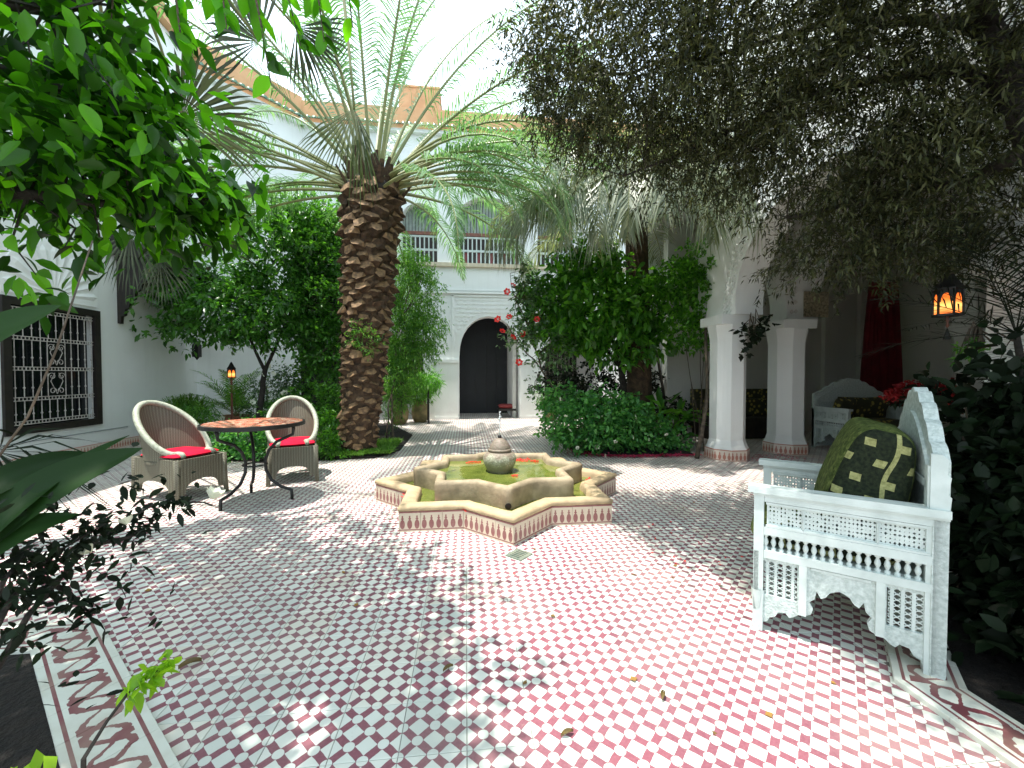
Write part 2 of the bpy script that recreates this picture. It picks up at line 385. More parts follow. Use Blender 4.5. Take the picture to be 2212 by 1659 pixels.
GREENTILE = pbr('green_glazed_tile', (.05, .17, .09), (.03, .10, .06), 20, .25, spec=.7)
RED = pbr('red_fabric', (.62, .012, .045), (.50, .008, .03), 10, .85, .5, 160, spec=.1, bdist=.004)
CURT = pbr('dark_red_curtain', (.16, .006, .012), (.10, .004, .008), 5, .9, .3, 50)
CREAM = pbr('cream_petal', (.80, .80, .68), (.68, .72, .50), 20, .6)
REDPETAL = leafmat('red_petal', [(.62, .02, .02), (.75, .05, .04)], .6, .3, (1, .3, .3))
PINKPETAL = leafmat('pink_petal', [(.45, .03, .10), (.62, .08, .17)], .7, .2, (1, .4, .5))
BARK = pbr('bark', (.13, .10, .07), (.05, .04, .03), 18, .9, .9, 35, bdist=.02)
BARKD = pbr('dark_bark', (.035, .028, .022), (.018, .015, .012), 18, .9, .9, 35, bdist=.02)
def mat_wicker(name='wicker'):
    m, N, L = newmat(name); B = N['Principled BSDF']; B.inputs['Roughness'].default_value = .6
    co = ocoord(N); sx = N.new('ShaderNodeSeparateXYZ'); L.new(co, sx.inputs[0])
    ang = M2(N, L, 'ARCTAN2', sx.outputs[1], sx.outputs[0])
    a = M2(N, L, 'SINE', M2(N, L, 'MULTIPLY', ang, 90)); b = M2(N, L, 'SINE', M2(N, L, 'MULTIPLY', sx.outputs[2], 380))
    h = M2(N, L, 'ADD', M2(N, L, 'MULTIPLY', a, .6), M2(N, L, 'MULTIPLY', M2(N, L, 'MULTIPLY', a, b), .7))
    f = M2(N, L, 'MULTIPLY_ADD', h, .35, .5)
    c = ramp(N, L, f, [(.15, (.05, .048, .034)), (.6, (.145, .15, .11)), (1, (.25, .26, .195))])
    c = mixc(N, L, M2(N, L, 'MULTIPLY', noise(N, L, co, 5, 5), .5), c, (.17, .135, .085))
    L.new(c, B.inputs['Base Color']); L.new(bump(N, L, h, .6, .004), B.inputs['Normal']); return m
WICKER = mat_wicker()
RIM = pbr('wicker_rim', (.40, .43, .34), (.26, .28, .21), 40, .55, .8, 90, bdist=.006)
def mat_cushion():
    """boxed cushion: mottled pale green faces, dark sides woven with yellow squares and wavy bands"""
    m, N, L = newmat('green_woven_cushion'); B = N['Principled BSDF']; B.inputs['Roughness'].default_value = .85; B.inputs['Specular IOR Level'].default_value = .15
    tcn = N.new('ShaderNodeTexCoord'); co = tcn.outputs['Object']; sx = N.new('ShaderNodeSeparateXYZ'); L.new(co, sx.inputs[0])
    nx = N.new('ShaderNodeSeparateXYZ'); L.new(tcn.outputs['Normal'], nx.inputs[0]); side = M2(N, L, 'GREATER_THAN', M2(N, L, 'ABSOLUTE', nx.outputs[0]), .45)
    y, z = sx.outputs[1], sx.outputs[2]
    def cell(a, k, off=0): return M2(N, L, 'ABSOLUTE', M2(N, L, 'SUBTRACT', M2(N, L, 'FRACT', M2(N, L, 'ADD', M2(N, L, 'MULTIPLY', a, k), off)), .5))
    yw = M2(N, L, 'ADD', y, M2(N, L, 'MULTIPLY', M2(N, L, 'SINE', M2(N, L, 'MULTIPLY', z, 26)), .008))
    row = M2(N, L, 'MULTIPLY', M2(N, L, 'FLOOR', M2(N, L, 'MULTIPLY', z, 12)), .5)
    fu = M2(N, L, 'ABSOLUTE', M2(N, L, 'SUBTRACT', M2(N, L, 'FRACT', M2(N, L, 'ADD', M2(N, L, 'MULTIPLY', yw, 8.5), row)), .5))
    sq = M2(N, L, 'MULTIPLY', M2(N, L, 'LESS_THAN', fu, .17), M2(N, L, 'LESS_THAN', cell(z, 12), .20))
    st = M2(N, L, 'LESS_THAN', cell(yw, 5.2, .3), .045)
    nz = noise(N, L, co, 70, 4)
    dark = mixc(N, L, M2(N, L, 'MAXIMUM', sq, st), ramp(N, L, nz, [(.35, (.006, .010, .006)), (.7, (.022, .03, .014))]), ramp(N, L, nz, [(.3, (.16, .165, .06)), (.7, (.34, .34, .15))]))
    pale = ramp(N, L, noise(N, L, co, 38, 6, .7), [(.35, (.02, .036, .008)), (.55, (.08, .105, .028)), (.72, (.19, .215, .07))])
    L.new(mixc(N, L, side, pale, dark), B.inputs['Base Color']); L.new(bump(N, L, noise(N, L, co, 180, 2), .5, .004), B.inputs['Normal']); return m
CUSH = mat_cushion()
def mat_cush2():
    m, N, L = newmat('yellow_brocade'); B = N['Principled BSDF']; B.inputs['Roughness'].default_value = .85
    v = N.new('ShaderNodeTexVoronoi'); v.inputs['Scale'].default_value = 13; L.new(ocoord(N), v.inputs['Vector'])
    L.new(ramp(N, L, v.outputs['Distance'], [(.25, (.32, .27, .06)), (.42, (.035, .035, .015))]), B.inputs['Base Color']); return m
CUSH2 = mat_cush2()
def mat_mosaic():
    m, N, L = newmat('red_mosaic_table'); B = N['Principled BSDF']; B.inputs['Roughness'].default_value = .25; B.inputs['Specular IOR Level'].default_value = .6
    v = N.new('ShaderNodeTexVoronoi'); v.inputs['Scale'].default_value = 28; v.feature = 'F1'; L.new(ocoord(N), v.inputs['Vector'])
    L.new(ramp(N, L, v.outputs['Color'], [(.2, (.42, .09, .05)), (.5, (.52, .17, .09)), (.8, (.60, .40, .28))]), B.inputs['Base Color']); return m
MOSAIC = mat_mosaic()
def mat_urn():
    m, N, L = newmat('lichened_urn'); B = N['Principled BSDF']; B.inputs['Roughness'].default_value = .6
    p = gpos(N); v = N.new('ShaderNodeTexVoronoi'); v.inputs['Scale'].default_value = 55; L.new(p, v.inputs['Vector'])
    sx = N.new('ShaderNodeSeparateXYZ'); L.new(p, sx.inputs[0])
    z = M2(N, L, 'ADD', M2(N, L, 'MULTIPLY', M2(N, L, 'SUBTRACT', sx.outputs[2], .22), 3.4), M2(N, L, 'MULTIPLY', M2(N, L, 'SUBTRACT', noise(N, L, p, 9, 4), .5), .8))
    c = ramp(N, L, z, [(0, (.10, .10, .055)), (.35, (.22, .22, .13)), (.62, (.50, .50, .38)), (.8, (.26, .19, .15)), (1, (.24, .18, .15))])
    c = mixc(N, L, ramp(N, L, v.outputs['Distance'], [(.25, (0,)*3), (.5, (.55,)*3)]), c, (.16, .15, .10))
    L.new(c, B.inputs['Base Color']); L.new(bump(N, L, v.outputs['Distance'], .5, .006), B.inputs['Normal']); return m
URN = mat_urn()
def mat_water():
    m, N, L = newmat('green_water'); B = N['Principled BSDF']; B.inputs['Roughness'].default_value = .05; B.inputs['Specular IOR Level'].default_value = .6
    p = gpos(N)
    c = ramp(N, L, noise(N, L, p, 4.5, 5, .6), [(.30, (.075, .10, .018)), (.5, (.13, .16, .03)), (.70, (.20, .20, .05))])
    L.new(c, B.inputs['Base Color']); L.new(bump(N, L, noise(N, L, p, 14, 2), .12, .01), B.inputs['Normal']); return m
WATER = mat_water()
def mat_emit(name, c, s, c2=None):
    m, N, L = newmat(name); N.remove(N['Principled BSDF']); E = N.new('ShaderNodeEmission'); E.inputs[0].default_value = rgb(c); E.inputs[1].default_value = s
    if c2:
        co = ocoord(N); sx = N.new('ShaderNodeSeparateXYZ'); L.new(co, sx.inputs[0])
        L.new(ramp(N, L, M2(N, L, 'ADD', M2(N, L, 'MULTIPLY', sx.outputs[2], 5.0), 0), [(0, (.9, .16, .03)), (.30, (1, .55, .14)), (.5, c), (1, c2)]), E.inputs[0])
    L.new(E.outputs[0], N['Material Output'].inputs[0]); return m
GLOW = mat_emit('amber_glass_lit', (1, .20, .03), .75, (.35, .02, .005))
FLAME = mat_emit('flame', (1, .55, .12), 2.2)
JET = pbr('water_jet', (.85, .88, .90), (.8, .85, .87), 10, .1, spec=.8)

LF_CIT = leafmat('citrus_leaf', [(.022, .075, .014), (.055, .17, .025), (.10, .28, .04)], .30, .40, spec=.6)
LF_LIME = leafmat('lime_leaf', [(.03, .11, .015), (.07, .22, .025), (.15, .38, .04)], .32, .45, spec=.55)
LF_BIG = leafmat('foreground_leaf', [(.006, .022, .003), (.012, .045, .004), (.03, .11, .007), (.06, .20, .012), (.12, .34, .02)], .35, .55, (1.0, 1.15, .22))
LF_BIGO = leafmat('foreground_leaf_single', [(.012, .045, .004), (.04, .14, .008), (.09, .27, .014), (.14, .40, .02)], .35, .6, (1.0, 1.15, .22), big=1)
LF_OLIVE = leafmat('olive_leaf', [(.010, .014, .005), (.020, .026, .009), (.036, .044, .014), (.065, .075, .028), (.10, .11, .05)], .48, .16, (1, 1.0, .4), spec=.3)
LF_PALM = leafmat('palm_leaflet', [(.06, .15, .05), (.11, .22, .085), (.19, .31, .16)], .36, .36, (1, 1.05, .6), spec=.6)
LF_PALM2 = leafmat('silver_palm_leaflet', [(.12, .16, .10), (.20, .24, .16), (.30, .33, .24)], .4, .25, spec=.6)
LF_FAN = leafmat('fan_palm_segment', [(.025, .045, .015), (.05, .075, .02), (.09, .11, .03)], .45, .25)
LF_FANG = leafmat('grey_fan_palm_segment', [(.02, .032, .016), (.045, .062, .03), (.08, .10, .06)], .5, .15, (1, 1, .8))
LF_ROSE = leafmat('rose_leaf', [(.03, .12, .035), (.07, .24, .06), (.15, .38, .10)], .36, .38)
LF_VINE = leafmat('vine_leaf', [(.04, .13, .025), (.08, .22, .04), (.16, .34, .06)], .4, .42)
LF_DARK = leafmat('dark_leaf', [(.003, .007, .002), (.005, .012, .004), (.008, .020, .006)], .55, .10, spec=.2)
LF_STRAP = leafmat('strap_leaf', [(.006, .022, .004), (.014, .045, .007)], .55, .2, spec=.2, big=1)
LF_YEL = leafmat('new_growth_leaf', [(.14, .30, .02), (.24, .42, .03)], .4, .5, big=0)
LF_GRASS = leafmat('grass_blade', [(.06, .16, .02), (.10, .24, .03), (.15, .30, .05)], .5, .3)
LF_HIB = leafmat('hibiscus_leaf', [(.03, .08, .03), (.07, .16, .06), (.16, .26, .13)], .3, .3, spec=.6)
STUBM = pbr('palm_stub_side', (.10, .060, .032), (.035, .022, .013), 14, .9, .9, 40, world_co=True, bdist=.02)
STUBC = pbr('palm_stub_cut', (.30, .18, .085), (.10, .06, .035), 20, .85, .6, 60, world_co=True, bdist=.01)
RACH = pbr('palm_rachis', (.16, .20, .07), (.26, .26, .11), 5, .5)

# ================================================================== SETTING
# ---- beds: left and right of the path, and the two corner beds in front
def inside(poly, x, y):
    c = False; n = len(poly)
    for i in range(n):
        x1, y1 = poly[i]; x2, y2 = poly[(i+1) % n]
        if (y1 > y) != (y2 > y) and x < (x2-x1)*(y-y1)/(y2-y1)+x1: c = not c
    return c
BED_L = [(-3.9, 6.35), (-2.3, 6.2), (-1.35, 6.32), (-1.08, 6.9), (-1.1, 8.6), (-1.9, 10.6), (-3.9, 10.6)]
BED_R = [(1.72, 8.9), (1.72, 6.75), (2.15, 6.08), (3.5, 5.98), (3.5, 8.9)]
BED_FL = [(-1.86, 2.14), (-.97, 1.30), (-.27, .64), (-.4, .3), (-3.6, .1), (-3.6, 2.14)]
BED_FR = [(1.83, .2), (1.83, 1.42), (2.66, 2.29), (3.7, 2.29), (3.7, .2)]
beds = [BED_L, BED_R, BED_FL, BED_FR]

g = MB(); g.add([(-60, -40, -.06), (60, -40, -.06), (60, 80, -.06), (-60, 80, -.06)], [(0, 1, 2, 3)])
tag(link('ground', g.mesh('ground', GROUT)), 'bare ground beneath and around the courtyard', 'ground', kind='structure')
pave = MB(); pave.add([(-6.4, -3, -.004), (10.5, -3, -.004), (10.5, 14, -.004), (-6.4, 14, -.004)], [(0, 1, 2, 3)])
pavement = tag(link('pavement', pave.mesh('pavement', GROUT)), 'courtyard floor laid with red and white patterned tiles', 'floor', kind='structure')
def tile_geo(cx=0, cy=0, z=0):
    h = TILE/2-.0011; k = h-.0016
    vs = [(cx-h, cy-h, z-.004), (cx+h, cy-h, z-.004), (cx+h, cy+h, z-.004), (cx-h, cy+h, z-.004), (cx-h, cy-h, z-.0016), (cx+h, cy-h, z-.0016), (cx+h, cy+h, z-.0016), (cx-h, cy+h, z-.0016),
          (cx-k, cy-k, z), (cx+k, cy-k, z), (cx+k, cy+k, z), (cx-k, cy+k, z)]
    fs = [(0, 1, 5, 4), (1, 2, 6, 5), (2, 3, 7, 6), (3, 0, 4, 7), (4, 5, 9, 8), (5, 6, 10, 9), (6, 7, 11, 10), (7, 4, 8, 11), (8, 9, 10, 11)]
    return vs, fs
tb = MB(); tb.add(*tile_geo()); tile_me = tb.mesh('tile', FLOOR)
cells = []
for i in range(-29, 47):
    for j in range(-6, 63):
        cx, cy = (i+.5)*TILE, (j+.5)*TILE
        if cx < -6.3 or cx > 10 or cy > 13.9: continue
        if any(inside(b, cx, cy) for b in beds): continue
        if (cx-.34)**2+(cy-4.19)**2 < .55**2: continue
        v = Vector((cx, cy, 0)); dx = cx*cos(YAW)-cy*sin(YAW); dy = cx*sin(YAW)+cy*cos(YAW)
        vis = dy > .3 and abs(dx/dy) < 1.27 and CAMZ/max(dy, .01) < .98
        cells.append((cx, cy, vis, math.hypot(cx, cy)))
cells.sort(key=lambda c: (not c[2], c[3]))
far = MB()
for k, (cx, cy, vis, d) in enumerate(cells):
    z = rng.normal(0, .0004)
    if k < 300:
        o = link('tile', tile_me, pavement); o.location = (cx, cy, z); o.rotation_euler = (rng.normal(0, .0012), rng.normal(0, .0012), 0)
    else: far.add(*tile_geo(cx, cy, z))
part(pavement, 'far_tiles', far, FLOOR, kind='stuff')

# soil of the beds
def soil(name, poly, label, h=.05, off=(0, 0)):
    mb = MB(); cx = sum(p[0] for p in poly)/len(poly); cy = sum(p[1] for p in poly)/len(poly); n = len(poly)
    rings = []
    dense = []
    for i in range(n):
        a, b = poly[i], poly[(i+1) % n]
        m = max(2, int(math.hypot(a[0]-b[0], a[1]-b[1])/.12))
        dense += [(a[0]+(b[0]-a[0])*k/m, a[1]+(b[1]-a[1])*k/m) for k in range(m)]
    K = len(dense); vs = []
    for r, (t, z) in enumerate([(1, -.02), (1, h*.35), (.97, h*.7), (.9, h), (.75, h*1.2), (.5, h*1.4), (.25, h*1.4)]):
        for x, y in dense: vs.append((cx+(x-cx)*t+rng.normal(0, .004), cy+(y-cy)*t+rng.normal(0, .004), z+(rng.normal(0, .0025 if h < .03 else .012) if t < 1 else 0)))
    vs.append((cx, cy, h*1.4)); R = 7
    fs = [(r*K+i, r*K+(i+1) % K, (r+1)*K+(i+1) % K, (r+1)*K+i) for r in range(R-1) for i in range(K)]+[((R-1)*K+i, (R-1)*K+(i+1) % K, R*K) for i in range(K)]
    mb.add(vs, fs); o = link(name, mb.mesh(name, SOIL, True)); return tag(o, label, 'garden bed', kind='structure')
soil('garden_soil', BED_L, 'soil of the planting bed around the big palm')
soil('garden_soil', BED_R, 'soil of the planting bed right of the path')
soil('garden_soil', BED_FL, 'dark soil inside the tiled border at bottom left', .010)
soil('garden_soil', BED_FR, 'dark soil behind the carved white armchair', .010)

# tiled borders of the two corner beds
def border(name, label, outer, inner, closed_tiles=.2):
    root = thing(name, label, 'tiled border', (outer[0][0], outer[0][1], 0))
    L0 = 0
    for i in range(len(outer)-1):
        a, b, c, d = [Vector((p[0], p[1], 0)) for p in (outer[i], outer[i+1], inner[i+1], inner[i])]
        Ls = (b-a).length; n = max(1, round(Ls/closed_tiles))
        for k in range(n):
            t0, t1 = k/n, (k+1)/n; g0 = .0012/Ls
            p = [a.lerp(b, t0+g0), a.lerp(b, t1-g0), d.lerp(c, t1-g0), d.lerp(c, t0+g0)]
            mb = MB(); z1 = .022+rng.normal(0, .0006)
            ctr = sum(p, Vector())/4; q = [ctr+(x-ctr)*.985 for x in p]
            vs = [(x.x, x.y, -.02) for x in p]+[(x.x, x.y, z1-.003) for x in p]+[(x.x, x.y, z1) for x in q]
            mb.add(vs, [(0, 1, 5, 4), (1, 2, 6, 5), (2, 3, 7, 6), (3, 0, 4, 7), (4, 5, 9, 8), (5, 6, 10, 9), (6, 7, 11, 10), (7, 4, 8, 11), (8, 9, 10, 11)])
            o = part(root, 'tile', mb, BORDER, w=True)
            bb = base_of(root); U0, U1 = (L0+t0*Ls)/.22, (L0+t1*Ls)/.22
            def fn(co, nr, a=a, b=b, d=d, c=c, L0=L0, Ls=Ls):
                P = Vector((co.x+bb.x, co.y+bb.y, 0)); e = (b-a).normalized(); s = (P-a).dot(e); nrm = Vector((-e.y, e.x, 0)); w = abs((P-a).dot(nrm)); W = abs((d-a).dot(nrm))
                return ((L0+s)/.22, min(1, max(0, w/W)))
            set_uv(o, fn)
        L0 += Ls
    return root
border('tiled_border', 'white and brown arabesque tile border round the bottom left bed', [(-3.6, 2.25), (-1.82, 2.25), (-.91, 1.39), (-.2, .72)], [(-3.6, 2.03), (-1.93, 2.03), (-1.06, 1.22), (-.36, .56)])
border('tiled_border', 'shaded arabesque tile border under the carved armchair', [(1.72, .3), (1.72, 1.46), (2.62, 2.40), (3.7, 2.40)], [(1.94, .3), (1.94, 1.37), (2.71, 2.18), (3.7, 2.18)])

# ---- walls
def arch_loop(xc, w, z0, zs, za, n=9, horseshoe=.0, pointed=.12):
    """opening outline in (x,z): jambs to zs, then a slightly pointed arch to za"""
    h = w/2; pts = [(xc+h, z0), (xc+h, zs)]
    for i in range(1, n):
        t = i/n*pi/2; pts.append((xc+(h*(1+horseshoe*sin(2*t)))*cos(t)*(1-pointed*sin(t)*.3), zs+(za-zs)*sin(t)**(1-pointed)))
    pts.append((xc, za))
    for i in range(n-1, 0, -1):
        t = i/n*pi/2; pts.append((xc-(h*(1+horseshoe*sin(2*t)))*cos(t)*(1-pointed*sin(t)*.3), zs+(za-zs)*sin(t)**(1-pointed)))
    pts += [(xc-h, zs), (xc-h, z0)]
    return pts
def skirting(parent, a, b, h=.13, th=.02, per=.055, mat=None):
    """patterned tile strip along the foot of a wall; normal to the right of a->b"""
    a = Vector((a[0], a[1], 0)); b = Vector((b[0], b[1], 0)); e = (b-a).normalized(); n = Vector((e.y, -e.x, 0)); Lw = (b-a).length; k = max(1, round(Lw/.44))
    for i in range(k):
        s0, s1 = Lw*i/k+.001, Lw*(i+1)/k-.001
        mb = MB(); p = [a+e*s0, a+e*s1, a+e*s1+n*th, a+e*s0+n*th]
        mb.add([(x.x, x.y, 0) for x in p]+[(x.x, x.y, h) for x in p], [(0, 1, 5, 4), (1, 2, 6, 5), (2, 3, 7, 6), (3, 0, 4, 7), (4, 5, 6, 7)])
        o = part(parent, 'tile', mb, mat or MOTIF2, w=True); bb = base_of(parent)
        set_uv(o, lambda co, nr: ((Vector((co.x+bb.x, co.y+bb.y, 0))-a).dot(e)/per, (co.z+bb.z)/h*.98))

# left wall with its grilled window
WX = -5.9
wl = thing('left_wall', 'tall white wall with a grilled window behind the wicker chairs', 'wall', (WX, 4, 0))
mb = MB(); win = [(6.02, .52), (7.30, .52), (7.30, 2.20), (6.02, 2.20)]
mb.plate([(-3, 0), (9.8, 0), (9.8, 8.1), (-3, 8.1)], [win], .35, (WX-.35, 0, 0), (0, 1, 0), (0, 0, 1)); part(wl, 'wall_face', mb, WHITE, w=True)
skirting(wl, (WX, -1), (WX, 9.8), .14)
mb = MB()   # thin dado groove and ledge line under the window
mb.box((WX+.004, 6.4, .34), (.012, 3.0, .012)); part(wl, 'dado_line', mb, pbr('grey_line', (.30, .33, .34)), w=True)
# window: dark frame, glass, wrought grille
wf = MB()
for (y0, y1, z0, z1) in [(5.95, 6.05, .45, 2.27), (7.27, 7.37, .45, 2.27), (6.05, 7.27, .45, .55), (6.05, 7.27, 2.17, 2.27)]:
    wf.box((WX+.012, (y0+y1)/2, (z0+z1)/2), (.05, y1-y0, z1-z0))
wframe = part(wl, 'window', wf, DARKWOOD, w=True)
mb = MB(); mb.box((WX-.12, 6.66, 1.36), (.01, 1.3, 1.7)); part(wframe, 'pane', mb, BLACKGLASS, w=True)
gy0, gy1, gz0, gz1 = 6.07, 7.25, .57, 2.15; rows = [gz0+.03, .92, 1.33, 1.74, gz1-.03]
for zz in rows:
    mb = MB()
    for dz in (-.022, .022): mb.box((WX+.012, (gy0+gy1)/2, zz+dz), (.014, gy1-gy0, .011))
    for i in range(24): mb.box((WX+.012, gy0+(i+.5)*(gy1-gy0)/24, zz), (.010, .010, .034))
    part(wframe, 'rail', mb, GRILLE, w=True)
nb = 11
for r in range(4):
    for i in range(nb):
        y = gy0+.03+(gy1-gy0-.06)*i/(nb-1)
        if r in (1, 2) and 4 <= i <= 6: continue
        z0, z1 = rows[r]+.022, rows[r+1]-.022
        mb = MB(); mb.tube([(WX+.012, y, z0), (WX+.012, y, z1)], .006, 5)
        zc = z0+(z1-z0)*.35; mb.lathe([(.006, -.014), (.013, -.006), (.013, .006), (.006, .014)], 6, (WX+.012, y, zc))
        part(wframe, 'bar', mb, GRILLE, w=True)
def scroll(c, r, a0, a1, turns, X, mb, flip=1):
    pts = []
    for k in range(22):
        t = k/21; a = a0+(a1-a0)*t*turns; rr = r*(1-.72*t); pts.append((X, c[0]+flip*rr*cos(a), c[1]+rr*sin(a)))
    mb.tube(pts, .0055, 4)
for r in (1, 2):
    mb = MB(); zc = (rows[r]+rows[r+1])/2; yc = (gy0+gy1)/2; X = WX+.012
    for s in (-1, 1):
        scroll((yc+s*.07, zc+.10), .055, 0, 2*pi, 1.2, X, mb, s); scroll((yc+s*.06, zc-.11), .05, pi, -pi, 1.1, X, mb, s)
        mb.tube([(X, yc+s*.13, rows[r]), (X, yc+s*.13, rows[r+1])], .006, 4); mb.tube([(X, yc, zc-.15), (X, yc+s*.09, zc+.03), (X, yc+s*.03, zc+.15)], .005, 4)
    part(wframe, 'scrollwork', mb, GRILLE, w=True)
# plaster fan over the window
fan = part(wl, 'plaster_fan', MB().plate([(5.98, 2.32), (7.34, 2.32)]+[(6.66+.72*cos(a), 2.42+.72*sin(a)) for a in np.linspace(0, pi, 15)], [], .018, (WX-.001, 0, 0), (0, 1, 0), (0, 0, 1)), WHITE, w=True)
for k in range(13):
    a0 = pi*(k+.10)/13; a1 = pi*(k+.90)/13; am = (a0+a1)/2; mb = MB(); X = WX+.017
    def P(r, a, h): return (X+h, 6.66+r*cos(a), 2.40+r*sin(a))
    mb.add([P(.12, a0, 0), P(.12, a1, 0), P(.62, a1, 0), P(.62, a0, 0), P(.12, am, .006), P(.62, am, .020), P(.70, am, .0)],
           [(0, 3, 5, 4), (1, 4, 5, 2), (0, 4, 1), (3, 6, 5), (2, 5, 6)])
    part(fan, 'rib', mb, WHITE, w=True)
# corner wall
wc = thing('corner_wall', 'white diagonal wall closing the far left corner of the courtyard', 'wall', (-5.1, 10.7, 0))
mb = MB(); a = Vector((WX, 9.8, 0)); b = Vector((-4.3, 11.6, 0)); e = (b-a).normalized(); Lc = (b-a).length; th = .4
nrm = Vector((-e.y, e.x, 0))
p = [a, b, b+nrm*th, a+nrm*th]; mb.add([(x.x, x.y, 0) for x in p]+[(x.x, x.y, 7.85) for x in p], [(0, 1, 5, 4), (1, 2, 6, 5), (2, 3, 7, 6), (3, 0, 4, 7), (4, 5, 6, 7)])
part(wc, 'wall_face', mb, WHITE, w=True); skirting(wc, (WX, 9.8), (-4.3, 11.6), .14)
def cornice(parent, a, b, n, z=7.86, extra=.5):
    a = Vector((a[0], a[1], 0)); b = Vector((b[0], b[1], 0)); e = (b-a).normalized(); Lw = (b-a).length
    mb = MB(); c = (a+b)/2+n*.07; ang = atan2(e.y, e.x)
    mb.box((c.x, c.y, z-.04), (Lw, .14, .08), ang); part(parent, 'moulding', mb, WHITE, w=True)
    mb = MB(); c = (a+b)/2-n*.12; mb.box((c.x, c.y, z+.20+extra/2), (Lw, .3, extra), ang); part(parent, 'parapet', mb, OCHRE, w=True)
    k = int(Lw/.16); base = MB(); base.tube([(0, 0, 0), (0, 0, 0)], 0) if 0 else None
    tm = MB()
    pts = [(.055*cos(t), .055*sin(t)) for t in np.linspace(0, pi, 6)]
    vs = [(x, 0, y) for x, y in pts]+[(x, -.34, y-.17) for x, y in pts]; tm.add(vs, [(i, i+1, i+7, i+6) for i in range(5)]+[tuple(range(6))[::-1], tuple(range(6, 12))])
    me = tm.mesh('roof_tile', GREENTILE, True)
    for i in range(k):
        q = a+e*((i+.5)*Lw/k)-n*.02; o = link('roof_tile', me, parent); o.location = Vector((q.x, q.y, z+.19))-base_of(parent); o.rotation_euler = (0, 0, atan2(n.x, -n.y))
cornice(wc, (WX, 9.8), (-4.3, 11.6), Vector((e.y, -e.x, 0)))
cl = thing('wall_coping', 'ochre coping along the top of the left wall', 'coping', (WX, 4, 8.1))
mb = MB(); mb.box((WX-.1, 3.4, 8.26), (.5, 12.8, .3)); part(cl, 'coping_band', mb, OCHRE, w=True)

# carved dark awning on the left wall
aw = thing('wooden_awning', 'dark carved wooden awning on the left wall beyond the window', 'awning', (WX, 8.4, 2.1))
prof = [(0, 0), (.05, 0), (.06, .12), (.11, .14), (.12, .24), (.18, .27), (.20, .38), (.27, .42), (.29, .54), (.37, .58), (.40, .70), (.50, .76), (.52, .90), (.66, .96), (.68, 1.12), (0, 1.12)]
for yy in (7.74, 9.22):
    mb = MB().plate(prof, [], .06, (WX+.002, yy+.06, 2.12), (1, 0, 0), (0, 0, 1)); part(aw, 'bracket', mb, DARKWOOD, w=True)
mb = MB().plate([(0, 1.10), (.80, 1.02), (.80, 1.10), (0, 1.50)], [], 1.75, (WX+.002, 9.37, 2.16), (1, 0, 0), (0, 0, 1)); part(aw, 'awning_roof', mb, DARKWOOD, w=True)
for i in range(14):
    mb = MB().lathe([(.001, -.09), (.02, -.07), (.012, -.03), (.022, 0), (.0, .02)], 7, (WX+.72, 7.72+.12*i, 3.16)); part(aw, 'pendant', mb, DARKWOOD, w=True)
# small wall lantern on the far left wall
p = at(443, 755, 9.85); wlnt = thing('wall_lantern', 'small dark lantern fixed to the wall under the orange tree', 'lantern', (WX+.25, 9.4, 1.62))
part(wlnt, 'lantern_body', MB().box((0, 0, .12), (.12, .12, .24)).lathe([(.09, .24), (.03, .33), (0, .36)], 8), IRON); part(wlnt, 'arm', MB().tube([(-.25, 0, .34), (0, 0, .38)], .012, 5), IRON)
part(wlnt, 'finial', MB().lathe([(.05, 0), (.02, -.04), (0, -.07)], 8), IRON)

# ---- back building
YB = 11.6
bb_ = thing('riad_house', 'two storey white house with arched door and upper loggia at the back', 'house', (.6, YB, 0))
op_low = [(-1.95, 1.55, 0, 1.65, 2.55), (.66, 1.70, 0, 1.75, 2.88), (3.0, 1.55, 0, 1.65, 2.55)]
mb = MB()
holes = []
outer = [(-4.3, .0)]
for xc, w, z0, zs, za in op_low:
    outer += [(x, z) for x, z in arch_loop(xc, w, 0, zs, za, pointed=.25)[::-1]]
outer += [(8, 0), (8, 7.86), (-4.3, 7.86)]
ups = [(-1.27, .98, 4.34, 5.4, 5.95), (.61, 1.82, 4.34, 5.35, 6.2), (2.55, 1.06, 4.34, 5.4, 5.95), (5.2, 1.2, 4.34, 5.4, 5.95)]
for xc, w, z0, zs, za in ups: holes.append(arch_loop(xc, w, z0, zs, za, horseshoe=.04, pointed=.05))
mb.plate(outer, holes, .38, (0, YB+.38, 0), (1, 0, 0), (0, 0, 1)); part(bb_, 'facade', mb, WHITE, w=True)
# piers standing a little proud with capital bands, ledges
for x0, x1 in ((-1.10, -.20), (1.53, 2.20), (-2.85, -2.74), (3.80, 4.1)):
    m_ = MB(); m_.box(((x0+x1)/2+(.12 if x0 == -1.10 else 0), YB-.03, .82), (x1-x0-.30 if x0 == -1.10 else x1-x0, .075, 1.5)); part(bb_, 'pier', m_, WHITE, w=True)
    m_ = MB(); m_.box(((x0+x1)/2+(.12 if x0 == -1.10 else 0), YB-.035, 1.62), (x1-x0-.22 if x0 == -1.10 else x1-x0+.06, .11, .09)); part(bb_, 'capital', m_, WHITE, w=True)
    m_ = MB(); m_.box(((x0+x1)/2+(.12 if x0 == -1.10 else 0), YB-.03, .04), (x1-x0-.24 if x0 == -1.10 else x1-x0+.04, .10, .08)); part(bb_, 'plinth', m_, MOTIF2 if 0 else WHITE, w=True)
for z_, h_, d_ in ((3.52, .05, .06), (3.60, .035, .03), (4.28, .10, .09)):
    m_ = MB(); m_.box((1.8, YB-d_/2+.002, z_), (12, d_, h_)); part(bb_, 'string_course', m_, WHITE if z_ < 4 else pbr('cream_sill', (.62, .54, .40)), w=True)
